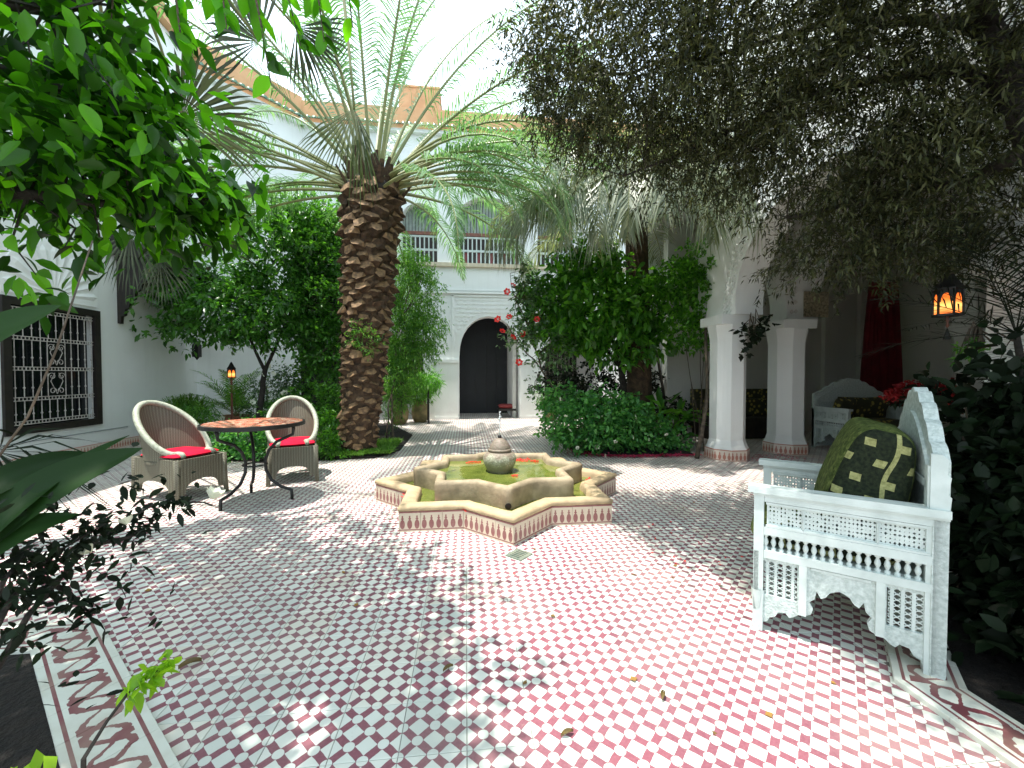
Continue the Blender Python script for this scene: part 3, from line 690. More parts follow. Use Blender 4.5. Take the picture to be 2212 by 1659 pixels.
# raised stucco frame and diamonds round the door arch
m_ = MB()
for x_ in (-.36, 1.68): m_.box((x_, YB-.012, 2.5), (.05, .03, 1.9))
m_.box((.66, YB-.012, 3.44), (2.09, .03, .05))
part(bb_, 'stucco_frame', m_, WHITE, w=True)
m_ = MB()
for i in range(17):
    for j in range(9):
        x_ = -.26+i*.115+(j % 2)*.0575; z_ = 2.42+j*.115
        dd = math.hypot((x_-.66)/1.0, (z_-1.75)/1.22)
        if x_ > 1.58 or dd < 1.0: continue
        m_.box((x_, YB-.006, z_), (.055, .02, .055), R=Matrix.Rotation(pi/4, 3, 'Y'))
part(bb_, 'carved_stucco', m_, WHITE, w=True, kind='stuff')
# gallery behind the lower arches
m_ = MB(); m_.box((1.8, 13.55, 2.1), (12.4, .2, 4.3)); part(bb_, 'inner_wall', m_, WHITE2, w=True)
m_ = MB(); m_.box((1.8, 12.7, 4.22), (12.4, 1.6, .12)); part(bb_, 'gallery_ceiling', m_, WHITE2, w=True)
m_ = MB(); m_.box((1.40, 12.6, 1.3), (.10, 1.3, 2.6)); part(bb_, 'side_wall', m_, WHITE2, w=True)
dl = part(bb_, 'door', MB().plate([(-.40, 0), (1.33, 0), (1.33, 3.2), (-.40, 3.2)], [], .08, (0, 13.44, 0.002), (1, 0, 0), (0, 0, 1)), pbr('black_blue_door', (.006, .008, .012), (.004, .005, .008), 6, .5), w=True)
for x_ in (-.05, .3, .66, 1.0):
    part(dl, 'plank', MB().box((x_, 13.35, 1.5), (.012, .02, 3.0)), IRON, w=True)
# lower side windows with grilles
for xc in (-1.95, 3.0):
    wn_ = part(bb_, 'window', MB().box((xc, 13.42, 1.45), (1.3, .06, 1.6)), DARKWOOD, w=True)
    for i in range(9): part(wn_, 'bar', MB().box((xc-.52+i*.13, 13.37, 1.45), (.018, .02, 1.45)), GRILLE, w=True)
# upper loggia: slatted screens, beams, balustrades
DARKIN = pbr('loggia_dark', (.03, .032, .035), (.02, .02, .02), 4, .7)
SLAT = pbr('grey_green_slat', (.30, .34, .31), (.20, .24, .22), 8, .7)
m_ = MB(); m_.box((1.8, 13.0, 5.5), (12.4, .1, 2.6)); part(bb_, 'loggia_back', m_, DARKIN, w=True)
for xc, w, z0, zs, za in ups[:3]:
    n = int(w/.085)
    for i in range(n):
        part(bb_, 'slat', MB().box((xc-w/2+(i+.5)*w/n, YB+.30, 5.72), (w/n-.018, .03, 1.0)), SLAT, w=True)
    part(bb_, 'beam', MB().box((xc, YB+.22, 5.19), (w+.1, .12, .09)), REDWOOD, w=True)
    rl = part(bb_, 'railing', MB().box((xc, YB+.20, 4.36), (w, .05, .05)).box((xc, YB+.20, 4.74), (w, .05, .05)).box((xc, YB+.20, 5.11), (w, .05, .04)), PAINT, w=True)
    n = int(w/.12)
    for i in range(n+1):
        part(rl, 'baluster', MB().box((xc-w/2+i*w/n, YB+.20, 4.73), (.034, .034, .74)), PAINT, w=True)
    for i in range(n):
        if (i*7+int(xc*3)) % 3 == 0 and w > 1.2:
            part(bb_, 'cushion_panel', MB().box((xc-w/2+(i+.5)*w/n, YB+.27, 4.56), (.08, .02, .30)), pbr('faded_red_cloth', (.30, .07, .08)), w=True)
cornice(bb_, (-4.3, YB), (8, YB), Vector((0, -1, 0)), extra=.42)
# rooftop block
rt = thing('rooftop_room', 'ochre rooftop block rising behind the cornice and fronds', 'building', (-1.2, 14.5, 7))
part(rt, 'block_wall', MB().box((-1.5, 14.6, 9.0), (1.3, 1.4, 3.2)), OCHRE, w=True); part(rt, 'block_coping', MB().box((-1.5, 14.6, 10.62), (1.36, 1.46, .06)), OCHRE, w=True)

# ---- right pavilion (octagonal columns, arches)
PX, PY = 3.75, 5.9
pav = thing('arcade_pavilion', 'white arcaded pavilion on the right with horseshoe arches and shaded interior', 'pavilion', (PX, 4.2, 0))
def spring_arch(xc, w, zs, za): return arch_loop(xc, w, 0, zs, za, 14, horseshoe=.05, pointed=.12)
# front arcade, plane X = PX, running along Y
mb = MB(); o_ = [(-3, 2.1), (2.10, 2.1)]
ar = [(y, z) for y, z in arch_loop(4.02, 2.78, 2.1, 2.14, 3.48, 16, .03, .0)[::-1]]
o_ = [(-3, 2.1)]+ar+[(6.35, 2.1), (6.35, 6.2), (-3, 6.2)]
mb.plate(o_, [], .42, (PX, 0, 0), (0, 1, 0), (0, 0, 1)); part(pav, 'front_arcade', mb, WHITE, w=True)
# back arcade, plane Y = 6.0
mb = MB(); o_ = [(PX+.42, 2.1)]+[(x, z) for x, z in arch_loop(4.62, .78, 2.1, 2.12, 3.0, 12, .05, .1)[::-1]]+[(x, z) for x, z in arch_loop(7.0, 2.9, 2.1, 2.12, 3.7, 14, .04, .1)[::-1]]+[(9.2, 2.1), (9.2, 4.4), (PX+.42, 4.4)]
mb.plate(o_, [], .36, (0, 6.34, 0), (1, 0, 0), (0, 0, 1)); part(pav, 'back_arcade', mb, WHITE, w=True)
def oct_prof(mb, cx, cy, prof, rz=pi/8):
    vs = []
    for r, z in prof:
        for j in range(8): vs.append((cx+r*cos(rz+j*pi/4), cy+r*sin(rz+j*pi/4), z))
    k = len(prof); fs = [(i*8+j, i*8+(j+1) % 8, (i+1)*8+(j+1) % 8, (i+1)*8+j) for i in range(k-1) for j in range(8)]+[tuple(range(8))[::-1], tuple((k-1)*8+j for j in range(8))]
    return mb.add(vs, fs)
for cx, cy, r in ((3.87, 5.74, .245), (5.12, 6.10, .265), (8.7, 6.15, .29)):
    c_ = part(pav, 'column', oct_prof(MB(), cx, cy, [(r+.05, .0), (r+.05, .17), (r+.025, .22), (r, .30), (r, 1.72), (r+.004, 1.76), (r+.014, 1.82), (r+.035, 1.93), (r+.038, 1.97)]), WHITE, w=True)
    part(c_, 'capital', MB().box((cx, cy, 2.035), (.56, .54, .13)), WHITE, w=True)
    for j in range(8):
        a0 = pi/8+j*pi/4; a1 = a0+pi/4; R_ = r+.062; A = Vector((cx+R_*cos(a1), cy+R_*sin(a1), 0)); B_ = Vector((cx+R_*cos(a0), cy+R_*sin(a0), 0))
        mb = MB().add([(A.x, A.y, .002), (B_.x, B_.y, .002), (B_.x, B_.y, .165), (A.x, A.y, .165)], [(0, 1, 2, 3)])
        cc = Vector((cx, cy, 0)); A2 = A+(cc-A).normalized()*.012; B2 = B_+(cc-B_).normalized()*.012
        mb.add([(A.x, A.y, .165), (B_.x, B_.y, .165), (B2.x, B2.y, .165), (A2.x, A2.y, .165)], [(0, 1, 2, 3)])
        o = part(c_, 'tile', mb, MOTIF2, w=True); bs = base_of(pav)
        set_uv(o, lambda co, nr, A=A, B_=B_: ((Vector((co.x+bs.x, co.y+bs.y, 0))-A).length/.062, co.z/.165))
part(pav, 'pier', MB().box((PX+.21, -.4, 1.05), (.42, 6.0, 2.1)), WHITE, w=True)
part(pav, 'impost', MB().box((PX+.20, 2.62, 2.04), (.50, .10, .12)), WHITE, w=True)
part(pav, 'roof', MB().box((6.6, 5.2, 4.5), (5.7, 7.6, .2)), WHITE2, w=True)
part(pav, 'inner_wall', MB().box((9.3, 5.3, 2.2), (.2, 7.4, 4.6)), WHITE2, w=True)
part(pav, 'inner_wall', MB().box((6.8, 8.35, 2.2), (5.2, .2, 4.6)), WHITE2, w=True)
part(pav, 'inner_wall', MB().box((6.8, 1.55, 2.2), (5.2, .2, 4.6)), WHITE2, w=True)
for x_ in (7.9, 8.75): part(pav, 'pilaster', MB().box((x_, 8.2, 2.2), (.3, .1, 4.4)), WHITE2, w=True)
# carved lattice strips beside the arches
m_ = MB()
for a in np.linspace(.02, pi*.98, 60):
    for rr in (.10, .18, .26):
        y_ = 4.02+(1.40+rr)*cos(a); z_ = 2.14+(1.35+rr)*sin(a)
        m_.box((PX-.006, y_, z_), (.02, .05, .05), R=Matrix.Rotation(pi/4, 3, 'X'))
part(pav, 'carved_band', m_, WHITE, w=True, kind='stuff')
m_ = MB()
for a in np.linspace(.04, pi*.96, 22):
    for rr in (.08, .15):
        x_ = 4.62+(.39+rr)*cos(a); z_ = 2.2+(.9+rr)*sin(a); m_.box((x_, 5.975, z_), (.05, .02, .05), R=Matrix.Rotation(pi/4, 3, 'Y'))
part(pav, 'carved_band', m_, WHITE2, w=True, kind='stuff')
part(pav, 'carved_panel', MB().box((5.5, 5.965, 2.36), (.42, .02, .40)), pbr('carved_stone_panel', (.42, .36, .24), (.10, .09, .06), 28, .8, .8, 30), w=True)
# red curtain
def curtain(xc, y, z0, z1, w0, w1, n=46):
    mb = MB()
    def fn(u, v):
        w = w1+(w0-w1)*(1-v)**.8; x = xc+(u-.5)*w; return (x, y+.035*sin(u*2*pi*9)+.015*sin(u*31), z0+(z1-z0)*v)
    return mb.grid(fn, n, 14)
p = at(1905, 760, 7.2)
solo('curtain', curtain(p.x, 7.2, .62, 3.05, .95, .55), CURT, 'dark red curtain hanging inside the shaded pavilion', 'curtain', (p.x, 7.2, 0), smooth=True)
# white wall with arched niche between the beds
nw = thing('niche_wall', 'white wall with a small arched niche seen left of the first column', 'wall', (4.6, 8.9, 0))
mb = MB(); mb.plate([(4.0, 0), (6.2, 0), (6.2, 5.5), (4.0, 5.5)], [arch_loop(4.93, .30, 1.13, 1.5, 1.72, 7, .1, .1)], .2, (0, 9.1, 0), (1, 0, 0), (0, 0, 1)); part(nw, 'wall_face', mb, WHITE, w=True)
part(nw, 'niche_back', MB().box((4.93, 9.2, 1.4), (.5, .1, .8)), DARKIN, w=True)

# ================================================================== FOUNTAIN
FC = Vector((.34, 4.19, 0))
def star(R, q=.7654, rot=0, n=8): return [(r*cos(rot+a), r*sin(rot+a)) for k in range(n) for r, a in ((R, 2*pi*k/n), (R*q, 2*pi*(k+.5)/n))]
ft = thing('star_fountain', 'low stone eight pointed star fountain with tiled sides in the courtyard centre', 'fountain', FC)
def star_ring(levels, mb):
    """levels: [(R,z)...] joined into a skin of star loops"""
    vs = []
    for R, z in levels: vs += [(x, y, z) for x, y in star(R)]
    k = len(levels); fs = [(i*16+j, i*16+(j+1) % 16, (i+1)*16+(j+1) % 16, (i+1)*16+j) for i in range(k-1) for j in range(16)]
    return mb.add(vs, fs)
def fine_ring(levels, mb, sub=5, amp=.004):
    P0 = []
    vs = []; n = 16*sub
    for R, z in levels:
        s = star(R)
        for j in range(16):
            a, b = s[j], s[(j+1) % 16]
            for t in range(sub): vs.append((a[0]+(b[0]-a[0])*t/sub+rng.normal(0, amp*.5), a[1]+(b[1]-a[1])*t/sub+rng.normal(0, amp*.5), z+rng.normal(0, amp*.4)))
    k = len(levels); return mb.add(vs, [(i*n+j, i*n+(j+1) % n, (i+1)*n+(j+1) % n, (i+1)*n+j) for i in range(k-1) for j in range(n)])
RO, RI = 1.235, .865
part(ft, 'outer_basin', star_ring([(RO-.012, 0), (RO-.012, .165), (RO-.17, .16), (RO-.17, .03)], MB()), STONE)
part(ft, 'coping', fine_ring([(RO-.02, .162), (RO+.002, .166), (RO+.010, .180), (RO+.006, .196), (RO-.012, .209), (RO-.05, .216), (RO-.10, .215), (RO-.15, .206), (RO-.172, .188), (RO-.175, .10)], MB()), STONE, smooth=True)
st = star(RO)
for j in range(16):
    a = Vector((*st[j], 0)); b = Vector((*st[(j+1) % 16], 0)); Ls = (b-a).length; e = (b-a).normalized(); k = 3
    for t in range(k):
        p0 = a+e*(Ls*t/k+.0015); p1 = a+e*(Ls*(t+1)/k-.0015); inn = Vector((-e.y, e.x, 0))
        mb = MB().add([(p0.x, p0.y, .001), (p1.x, p1.y, .001), (p1.x, p1.y, .161), (p0.x, p0.y, .161)]+[(p.x+inn.x*.011, p.y+inn.y*.011, z) for p, z in ((p0, .001), (p1, .001), (p1, .161), (p0, .161))],
                      [(0, 1, 2, 3), (3, 2, 6, 7), (0, 3, 7, 4), (1, 5, 6, 2)])
        o = part(ft, 'tile', mb, MOTIF); set_uv(o, lambda co, nr, a=a, e=e, Ls=Ls: ((Vector((co.x, co.y, 0))-a).dot(e)/Ls*9.0, co.z/.161))
part(ft, 'water', MB().add([(x, y, .140) for x, y in star(RO-.168)], [tuple(range(16))]), WATER)
part(ft, 'inner_basin', fine_ring([(RI, .06), (RI, .24), (RI+.006, .295), (RI-.004, .315), (RI-.03, .327), (RI-.07, .327), (RI-.10, .316), (RI-.115, .29), (RI-.115, .10)], MB(), 5, .003), STONE_IN, smooth=True)
part(ft, 'upper_water', MB().add([(x, y, .262) for x, y in star(RI-.112)], [tuple(range(16))]), WATER)
urn = part(ft, 'urn', MB().lathe([(.11, .19), (.118, .25), (.135, .29), (.160, .34), (.170, .385), (.165, .42), (.145, .45), (.108, .468), (.102, .475)], 40), URN, smooth=True)
part(urn, 'neck_ring', MB().lathe([(.10, .465), (.118, .472), (.122, .484), (.112, .495), (.10, .497)], 40), URN, smooth=True)
part(urn, 'lid', MB().lathe([(.108, .496), (.108, .505), (.095, .53), (.075, .565), (.045, .592), (.018, .602), (0, .603)], 40), URN, smooth=True)
part(urn, 'nozzle', MB().lathe([(.014, .598), (.02, .606), (.018, .625), (.010, .632), (0, .632)], 12), IRON, smooth=True)
mb = MB(); mb.tube([(0, 0, .63), (.001, 0, .72), (.002, .001, .80)], [.006, .0045, .006], 6)
for k in range(26):
    a = rng.uniform(0, 2*pi); r_ = abs(rng.normal(0, .007)); z_ = rng.uniform(.785, .87); s_ = rng.uniform(.005, .010)*(1 if z_ < .85 else .7)
    mb.lathe([(0, -s_*1.4), (s_, 0), (0, s_*1.4)], 6, (r_*cos(a), r_*sin(a), z_))
part(ft, 'water_jet', mb, JET, smooth=True)
for j in (12, ):   # spout hole at the front tip
    a = -pi/2; part(ft, 'spout', MB().lathe([(.028, -.004), (.026, .0), (.0, .001)], 12, (0, 0, 0)), IRON).matrix_local = Matrix.Translation((0, -RI-.002, .172))@Matrix.Rotation(pi/2, 4, 'X')
def blossom_me(name, mat, r=.02, np_=5, cup=.3):
    C = []; D = []
    for k in range(np_):
        a = 2*pi*k/np_; C.append((.15*r*cos(a), .15*r*sin(a), 0)); D.append((cos(a), sin(a), cup))
    V, F = leaves_geo(np.array(C), np.array(D), r, r*.85, .12, 0, up=np.array([[0, 0, 1.]]), wide=.6); return np_mesh(name, V, F, mat)
bl = blossom_me('red_blossom', REDPETAL, .034, 5, .12)
spots = [(-.52, -.72, .107), (-.50, -.80, .107), (-.35, -.86, .107), (-.30, -.83, .107), (-.15, -.93, .107), (-.12, -.88, .107), (.0, -.97, .107), (-.62, -.66, .107), (-.95, -.1, .107), (-.88, -.32, .107), (-.9, -.42, .107), (.92, -.05, .107), (.98, -.2, .107),
         (.32, .45, .224), (.38, .5, .224), (.42, .44, .224), (.30, .52, .224), (-.32, .42, .224), (-.26, .46, .224), (-.2, .44, .224), (.13, -.22, .224), (.45, .40, .224), (-.42, -.78, .107), (-.2, -.84, .107), (.25, .49, .224)]
for x, y, z in spots:
    o = link('red_blossom', bl); o.location = FC+Vector((x, y, z+(.038 if z < .2 else .042))); o.rotation_euler = (rng.normal(0, .25), rng.normal(0, .25), rng.uniform(0, 6)); o.scale = (rng.uniform(.8, 1.3),)*3
    tag(o, 'red blossom floating on the green fountain water', 'blossom', 'red blossoms in the fountain')
# green drain tile
dt = thing('drain_cover', 'small green stone drain cover set diagonally before the fountain', 'drain cover', (.36, 2.80, 0))
part(dt, 'plate', MB().box((0, 0, .003), (.135, .135, .01), pi/4), pbr('green_stone', (.11, .15, .12), (.20, .22, .17), 22, .6, .4, 60))
for k in range(5): part(dt, 'slot', MB().box(((k-2)*.016, (k-2)*.016, .0086), (.08, .005, .002), -pi/4), IRON)

# ================================================================== TABLE AND CHAIRS
tc = Vector((-2.08, 4.32, 0))
tt = thing('bistro_table', 'round red mosaic table on curved black iron legs', 'table', tc)
part(tt, 'table_top', MB().lathe([(0, .780), (.425, .780), (.43, .776)], 56), MOSAIC)
part(tt, 'rim', MB().lathe([(.43, .781), (.450, .778), (.452, .745), (.432, .742), (0, .744)], 56), IRON)
for k, a in enumerate((radians(-118), radians(2), radians(122))):
    pts = []
    for r_, z_ in ((.36, .745), (.36, .70), (.355, .655), (.30, .625), (.20, .58), (.13, .50), (.095, .40), (.10, .30), (.15, .20), (.24, .13), (.32, .10), (.335, .095), (.34, .05), (.34, .0)):
        pts.append((r_*cos(a), r_*sin(a), z_))
    part(tt, 'leg', MB().tube(pts, .015, 7), IRON, smooth=True)
part(tt, 'brace_ring', MB().tube([(.105*cos(t), .105*sin(t), .36) for t in np.linspace(0, 2*pi, 25)], .008, 5), IRON, smooth=True)
part(tt, 'top_ring', MB().tube([(.35*cos(t), .35*sin(t), .735) for t in np.linspace(0, 2*pi, 33)], .008, 5), IRON, smooth=True)

def wicker_chair(loc, rz, label):
    """faces local -Y"""
    t = thing('wicker_chair', label, 'chair', loc, rz, 'wicker chairs at the round table')
    RX, RY = .262, .285
    def hz(a):   # a: angle from back (0) to front (+-)
        k = min(1, abs(a)/radians(150)); s = .5+.5*cos(pi*min(1, k*1.08)); return .46+.49*s**.75
    def ring(a, z):
        f = 1+.16*max(0, (z-.40))/.5*cos(a)*.9
        lean = .085*max(0, z-.40)/.5
        return Vector((RX*sin(a)*(1+.04*(z-.4)), RY*cos(a)*f+lean, z))
    A = radians(148)
    def shell(u, v):
        a = -A+2*A*u; z1 = hz(a); return ring(a, .40+(z1-.40)*v)
    part(t, 'backrest', MB().grid(shell, 60, 10), WICKER, smooth=True)
    rim = [ring(-A+2*A*i/50, hz(-A+2*A*i/50)) for i in range(51)]
    f0, f1 = rim[0], rim[-1]
    cur = lambda p, s: [p+Vector((s*.012, -.09, -.02)), p+Vector((s*.006, -.05, .0))]
    pts = cur(f0, -1)+rim+cur(f1, 1)[::-1]
    part(t, 'rim', MB().tube(pts, [.022]+[.028]*(len(pts)-2)+[.022], 9), RIM, smooth=True)
    # seat and skirt with arched cut-outs
    part(t, 'seat', MB().lathe([(0, .40), (.245, .40), (.26, .39), (.255, .36)], 28), WICKER, smooth=True)
    hw = .235; hd = .29
    crn = [(-hw, -hd-.05), (hw, -hd-.05), (hw*.9, hd), (-hw*.9, hd)]
    for k in range(4):
        a = Vector((*crn[k], 0)); b = Vector((*crn[(k+1) % 4], 0)); Ls = (b-a).length; e = (b-a).normalized()
        arc = [(Ls*.14+(Ls*.72)*(.5-.5*cos(pi*i/10)), .09+.115*sin(pi*i/10)**.7) for i in range(11)]
        pl = [(0, .075), (Ls*.14, .075)]+arc+[(Ls*.86, .075), (Ls, .075), (Ls, .42), (0, .42)]
        part(t, 'skirt_panel', MB().plate(pl, [], .018, a, e, (0, 0, 1)), WICKER)
    for k, (x, y) in enumerate(crn):
        part(t, 'leg', MB().tube([(x*.98, y*.98, .42), (x, y, .2), (x*1.06, y*1.05, 0)], [.034, .03, .020], 8), WICKER, smooth=True)
    return t
def seat_cushion(loc, rz, label):
    """red pad with slight puckers"""
    mb = MB()
    def top(u, v, s):
        x = (u-.5)*2; y = (v-.5)*2; r = max(abs(x), abs(y)); sq = (1-abs(x)**4)*(1-abs(y)**4)
        z = s*(.030*max(0, sq)**.45)+.012*s*sin(x*5)*sin(y*4)*sq*.5-(.012 if s > 0 else 0)*math.exp(-((x)**2+(y)**2)*18)
        cr = 1-.06*(x*x*y*y); return (x*.240*cr, y*.265*cr, z)
    mb.grid(lambda u, v: top(u, v, 1), 26, 26); mb.grid(lambda u, v: top(u, v, -1), 26, 26)
    o = link('seat_cushion', mb.mesh('seat_cushion', RED, True)); o.location = loc; o.rotation_euler = (0, 0, rz)
    return tag(o, label, 'cushion', 'red cushions on the wicker chairs')
CL = Vector((-2.98, 4.62, 0)); rzL = radians(66)
wicker_chair(CL, rzL, 'pale wicker tub chair facing right, left of the mosaic table')
seat_cushion(CL+Matrix.Rotation(rzL, 3, 'Z')@Vector((0, -.05, .445)), rzL, 'red seat cushion on the wicker chair left of the table')
CR = Vector((-2.10, 5.26, 0)); rzR = radians(22)
wicker_chair(CR, rzR, 'pale wicker tub chair behind the mosaic table, facing the viewer')
seat_cushion(CR+Matrix.Rotation(rzR, 3, 'Z')@Vector((0, -.05, .445)), rzR, 'red seat cushion on the wicker chair behind the table')

# ================================================================== CARVED ARMCHAIRS
def fret(mb, o, ax, ay, w, h, nx, ny, th=.012, hole=.34):
    """pierced plate: nx x ny cells, each with a small diamond or slot hole"""
    o = Vector(o); ax = Vector(ax); ay = Vector(ay); nr = ax.cross(ay).normalized(); cw, ch = w/nx, h/ny
    for i in range(nx):
        for j in range(ny):
            c = o+ax*(cw*(i+.5))+ay*(ch*(j+.5))
            P = [c+ax*(a*cw/2)+ay*(b*ch/2) for a, b in ((-1, -1), (0, -1), (1, -1), (1, 0), (1, 1), (0, 1), (-1, 1), (-1, 0))]
            kk = rng.uniform(.25, 1.25); hx, hy = min(.44*cw, cw*hole*kk), min(.44*ch, ch*hole*kk*rng.uniform(.6, 1.3))
            Q = [c-ay*hy, c+ax*hx, c+ay*hy, c-ax*hx]
            b0 = len(mb.v); V = P+Q; V2 = [v+nr*th for v in V]
            F = []
            for k, (p0, p1, p2, q0, q1) in enumerate(((0, 1, 2, 8, 9),)): pass
            ring = [(7, 0, 1, 8, 11), (1, 2, 3, 9, 8), (3, 4, 5, 10, 9), (5, 6, 7, 11, 10)]
            F += [tuple(r) for r in ring]+[tuple(x+12 for x in r)[::-1] for r in ring]
            F += [(8, 9, 21, 20), (9, 10, 22, 21), (10, 11, 23, 22), (11, 8, 20, 23)]
            mb.add(V+V2, F)
    return mb
def side_cutout(D, z=1.0):
    """scalloped lower edge of a side panel, from s=0 to s=D"""
    L_ = [(0, 0), (.028, 0), (.035, .02), (.045, .045), (.062, .052), (.070, .075), (.092, .085), (.105, .112), (.135, .118), (.148, .10), (.165, .108), (.185, .128), (.215, .135),
          (.232, .145), (.240, .175), (.225, .205), (.245, .225), (.252, .265), (.268, .235), (.285, .245), (.300, .272), (.318, .283)]
    s = D/.67; R_ = [(.67-a, b) for a, b in L_[::-1]]
    return [(a*s, b*z) for a, b in L_+[(.335, .290)]+R_]
def carved_chair(name, loc, rz, W, D, label, seat=True, detail=1):
    """local: near side panel along +X (front at 0, back at D), width along +Y"""
    t = thing(name, label, 'armchair', loc, rz)
    H = .71
    for side, y0 in (('near', 0), ('far', W-.045)):
        T = .045
        # stiles, rails
        sp = MB()
        for x0, w_ in ((0, .042), (D-.042, .042)): sp.box((x0+w_/2, y0+T/2, .345), (w_, T, .69))
        for z0, z1 in ((.635, .675), (.475, .512), (.362, .398)): sp.box((D/2, y0+T/2, (z0+z1)/2), (D-.086, T-.002, z1-z0))
        spn = part(t, 'side_panel', sp, PAINT)
        part(spn, 'arm_rail', MB().box((D/2-.01, y0+T/2, .692), (D+.03, T+.03, .032)), PAINT)
        part(spn, 'cornice_strip', MB().box((D/2, y0+T/2, .672), (D+.006, T+.014, .012)), PAINT)
        # pierced top panels, three of them, with framed mouldings
        x = .06; ws = [D*.20, D*.38, D*.22]; gap = (D-.12-sum(ws))/2
        part(spn, 'panel_frame', MB().box((D/2, y0+.008, .518), (D-.10, .012, .010)).box((D/2, y0+.008, .628), (D-.10, .012, .010)), PAINT)
        for k, w_ in enumerate(ws):
            nx = max(4, int(w_/.014)) if detail else 4
            part(spn, 'fretwork', fret(MB(), (x, y0+.026, .527), (1, 0, 0), (0, 0, 1), w_, .092, nx, 5), PAINT)
            part(spn, 'moulding', MB().box((x+w_/2, y0+.012, .5245), (w_+.012, .012, .006)).box((x+w_/2, y0+.012, .6215), (w_+.012, .012, .006)).box((x-.003, y0+.012, .573), (.006, .012, .092)).box((x+w_+.003, y0+.012, .573), (.006, .012, .092)), PAINT)
            if k < 2:
                xc = x+w_+gap/2
                m_ = MB(); m_.plate([(xc-gap/2+.004, .527), (xc-.012, .527), (xc, .545), (xc+.012, .527), (xc+gap/2-.004, .527), (xc+gap/2-.004, .619), (xc+.012, .619), (xc, .601), (xc-.012, .619), (xc-gap/2+.004, .619)], [], .012, (0, y0+.028, 0), (1, 0, 0), (0, 0, 1))
                part(spn, 'cross_panel', m_, PAINT)
            x += w_+gap
        # turned balusters
        nbal = 18
        for k in range(nbal+1):
            xx = .05+(D-.10)*k/nbal
            part(spn, 'baluster', MB().lathe([(.011, .398), (.011, .410), (.005, .415), (.009, .424), (.012, .436), (.009, .448), (.005, .458), (.011, .464), (.011, .475)], 8, (xx, y0+T/2, 0)), PAINT, smooth=True)
        # lower part
        cut = side_cutout(D, .95)
        up = [(D, 0.0), (D, .362), (0, .362)]
        s_ = D/.67
        h1 = [(.042*s_, .18), (.042*s_, .345), (.178*s_, .345), (.178*s_, .18)]; h2 = [(D-.178*s_, .18), (D-.178*s_, .345), (D-.042*s_, .345), (D-.042*s_, .18)]
        part(spn, 'apron', MB().plate(cut+up[1:], [h1, h2], .022, (0, y0+.034, 0), (1, 0, 0), (0, 0, 1)), CARVE)
        for xx in (.199*s_, D-.199*s_): part(spn, 'post', MB().box((xx, y0+.010, .244), (.030, .018, .235)), PAINT)
        part(spn, 'post_bead', MB().box((D/2, y0+.013, .352), (D-.46*s_, .012, .010)), PAINT)
        # lattice screens
        for x0 in (.042*s_, D-.178*s_):
            w_ = .136*s_
            for k in range(4):
                part(spn, 'lattice_bar', MB().box((x0+w_*(k+.5)/4, y0+.022, .2575), (.012, .012, .176)), PAINT)
            lt = MB()
            for k in range(7):
                z_ = .186+k*.0245
                for m in range(4):
                    cx_ = x0+w_*(m+.5)/4
                    for sgn in (-1, 1):
                        lt.box((cx_, y0+.022, z_), (.030, .006, .0045), R=Matrix.Rotation(sgn*radians(38), 3, 'Y'))
                    lt.box((cx_+w_/8, y0+.022, z_+.0118), (.012, .008, .006))
            part(spn, 'lattice', lt, PAINT, kind='stuff')
    # back with scalloped crest: plane X = D
    n = 54; crest = []
    for k in range(n+1):
        v = k/n; base = .90+.27*max(0, sin(pi*v))**1.25; crest.append((W*v, base+.020*abs(sin(v*pi*9))))
    outl = [(0, .03), (W, .03)]+crest[::-1]
    bk = part(t, 'backrest', MB().plate(outl, [], .048, (D-.046, 0, 0), (0, 1, 0), (0, 0, 1)), CARVE)
    part(bk, 'back_frame', MB().box((D-.052, W/2, .80), (.022, W-.06, .03)).box((D-.052, .03, .45), (.022, .05, .86)).box((D-.052, W-.03, .45), (.022, .05, .86)), PAINT)
    inner = [(W*v, .83+.25*sin(pi*v)**1.25) for v in np.linspace(.06, .94, 18)]
    part(bk, 'crest_panel', MB().plate([(W*.06, .82)]+inner+[(W*.94, .82)], [], .012, (D-.058, 0, 0), (0, 1, 0), (0, 0, 1)), CARVE)
    for yy, sg in ((-.004, 1), (W-.018, 1)):   # stepped cheeks on both edges of the back
        part(bk, 'cheek', MB().plate([(0, .70), (.058, .70), (.062, .76), (.052, .77), (.060, .84), (.048, .85), (.052, .91), (.03, .93), (0, .93)], [], .022, (D-.056, yy+.022, 0), (1, 0, 0), (0, 0, 1)), PAINT)
    # seat and front apron
    part(t, 'seat', MB().box((D/2, W/2, .385), (D-.03, W-.09, .03)), PAINT)
    fr = [(0, .10), (.06, .10), (.10, .17), (.16, .19), (W/2-.08, .20), (W/2, .29), (W/2+.08, .20), (W-.16, .19), (W-.10, .17), (W-.06, .10), (W, .10), (W, .39), (0, .39)]
    part(t, 'front_apron', MB().plate(fr, [], .02, (.002, 0, 0), (0, 1, 0), (0, 0, 1)), CARVE)
    part(t, 'front_leg', MB().lathe([(.018, 0), (.024, .03), (.014, .06), (.024, .12), (.03, .2)], 10, (.02, .02, 0)), PAINT, smooth=True)
    part(t, 'front_leg', MB().lathe([(.018, 0), (.024, .03), (.014, .06), (.024, .12), (.03, .2)], 10, (.02, W-.02, 0)), PAINT, smooth=True)
    return t
F0 = Vector((1.40, 1.86, .0)); F_B = Vector((1.91, 1.42, 0)); d_ = (F_B-F0).normalized()
angB = atan2(d_.y, d_.x)
carved_chair('carved_armchair', F0+Vector((0, 0, .0)), angB, .78, .67, 'large white carved wooden armchair with turned balusters in the right foreground')
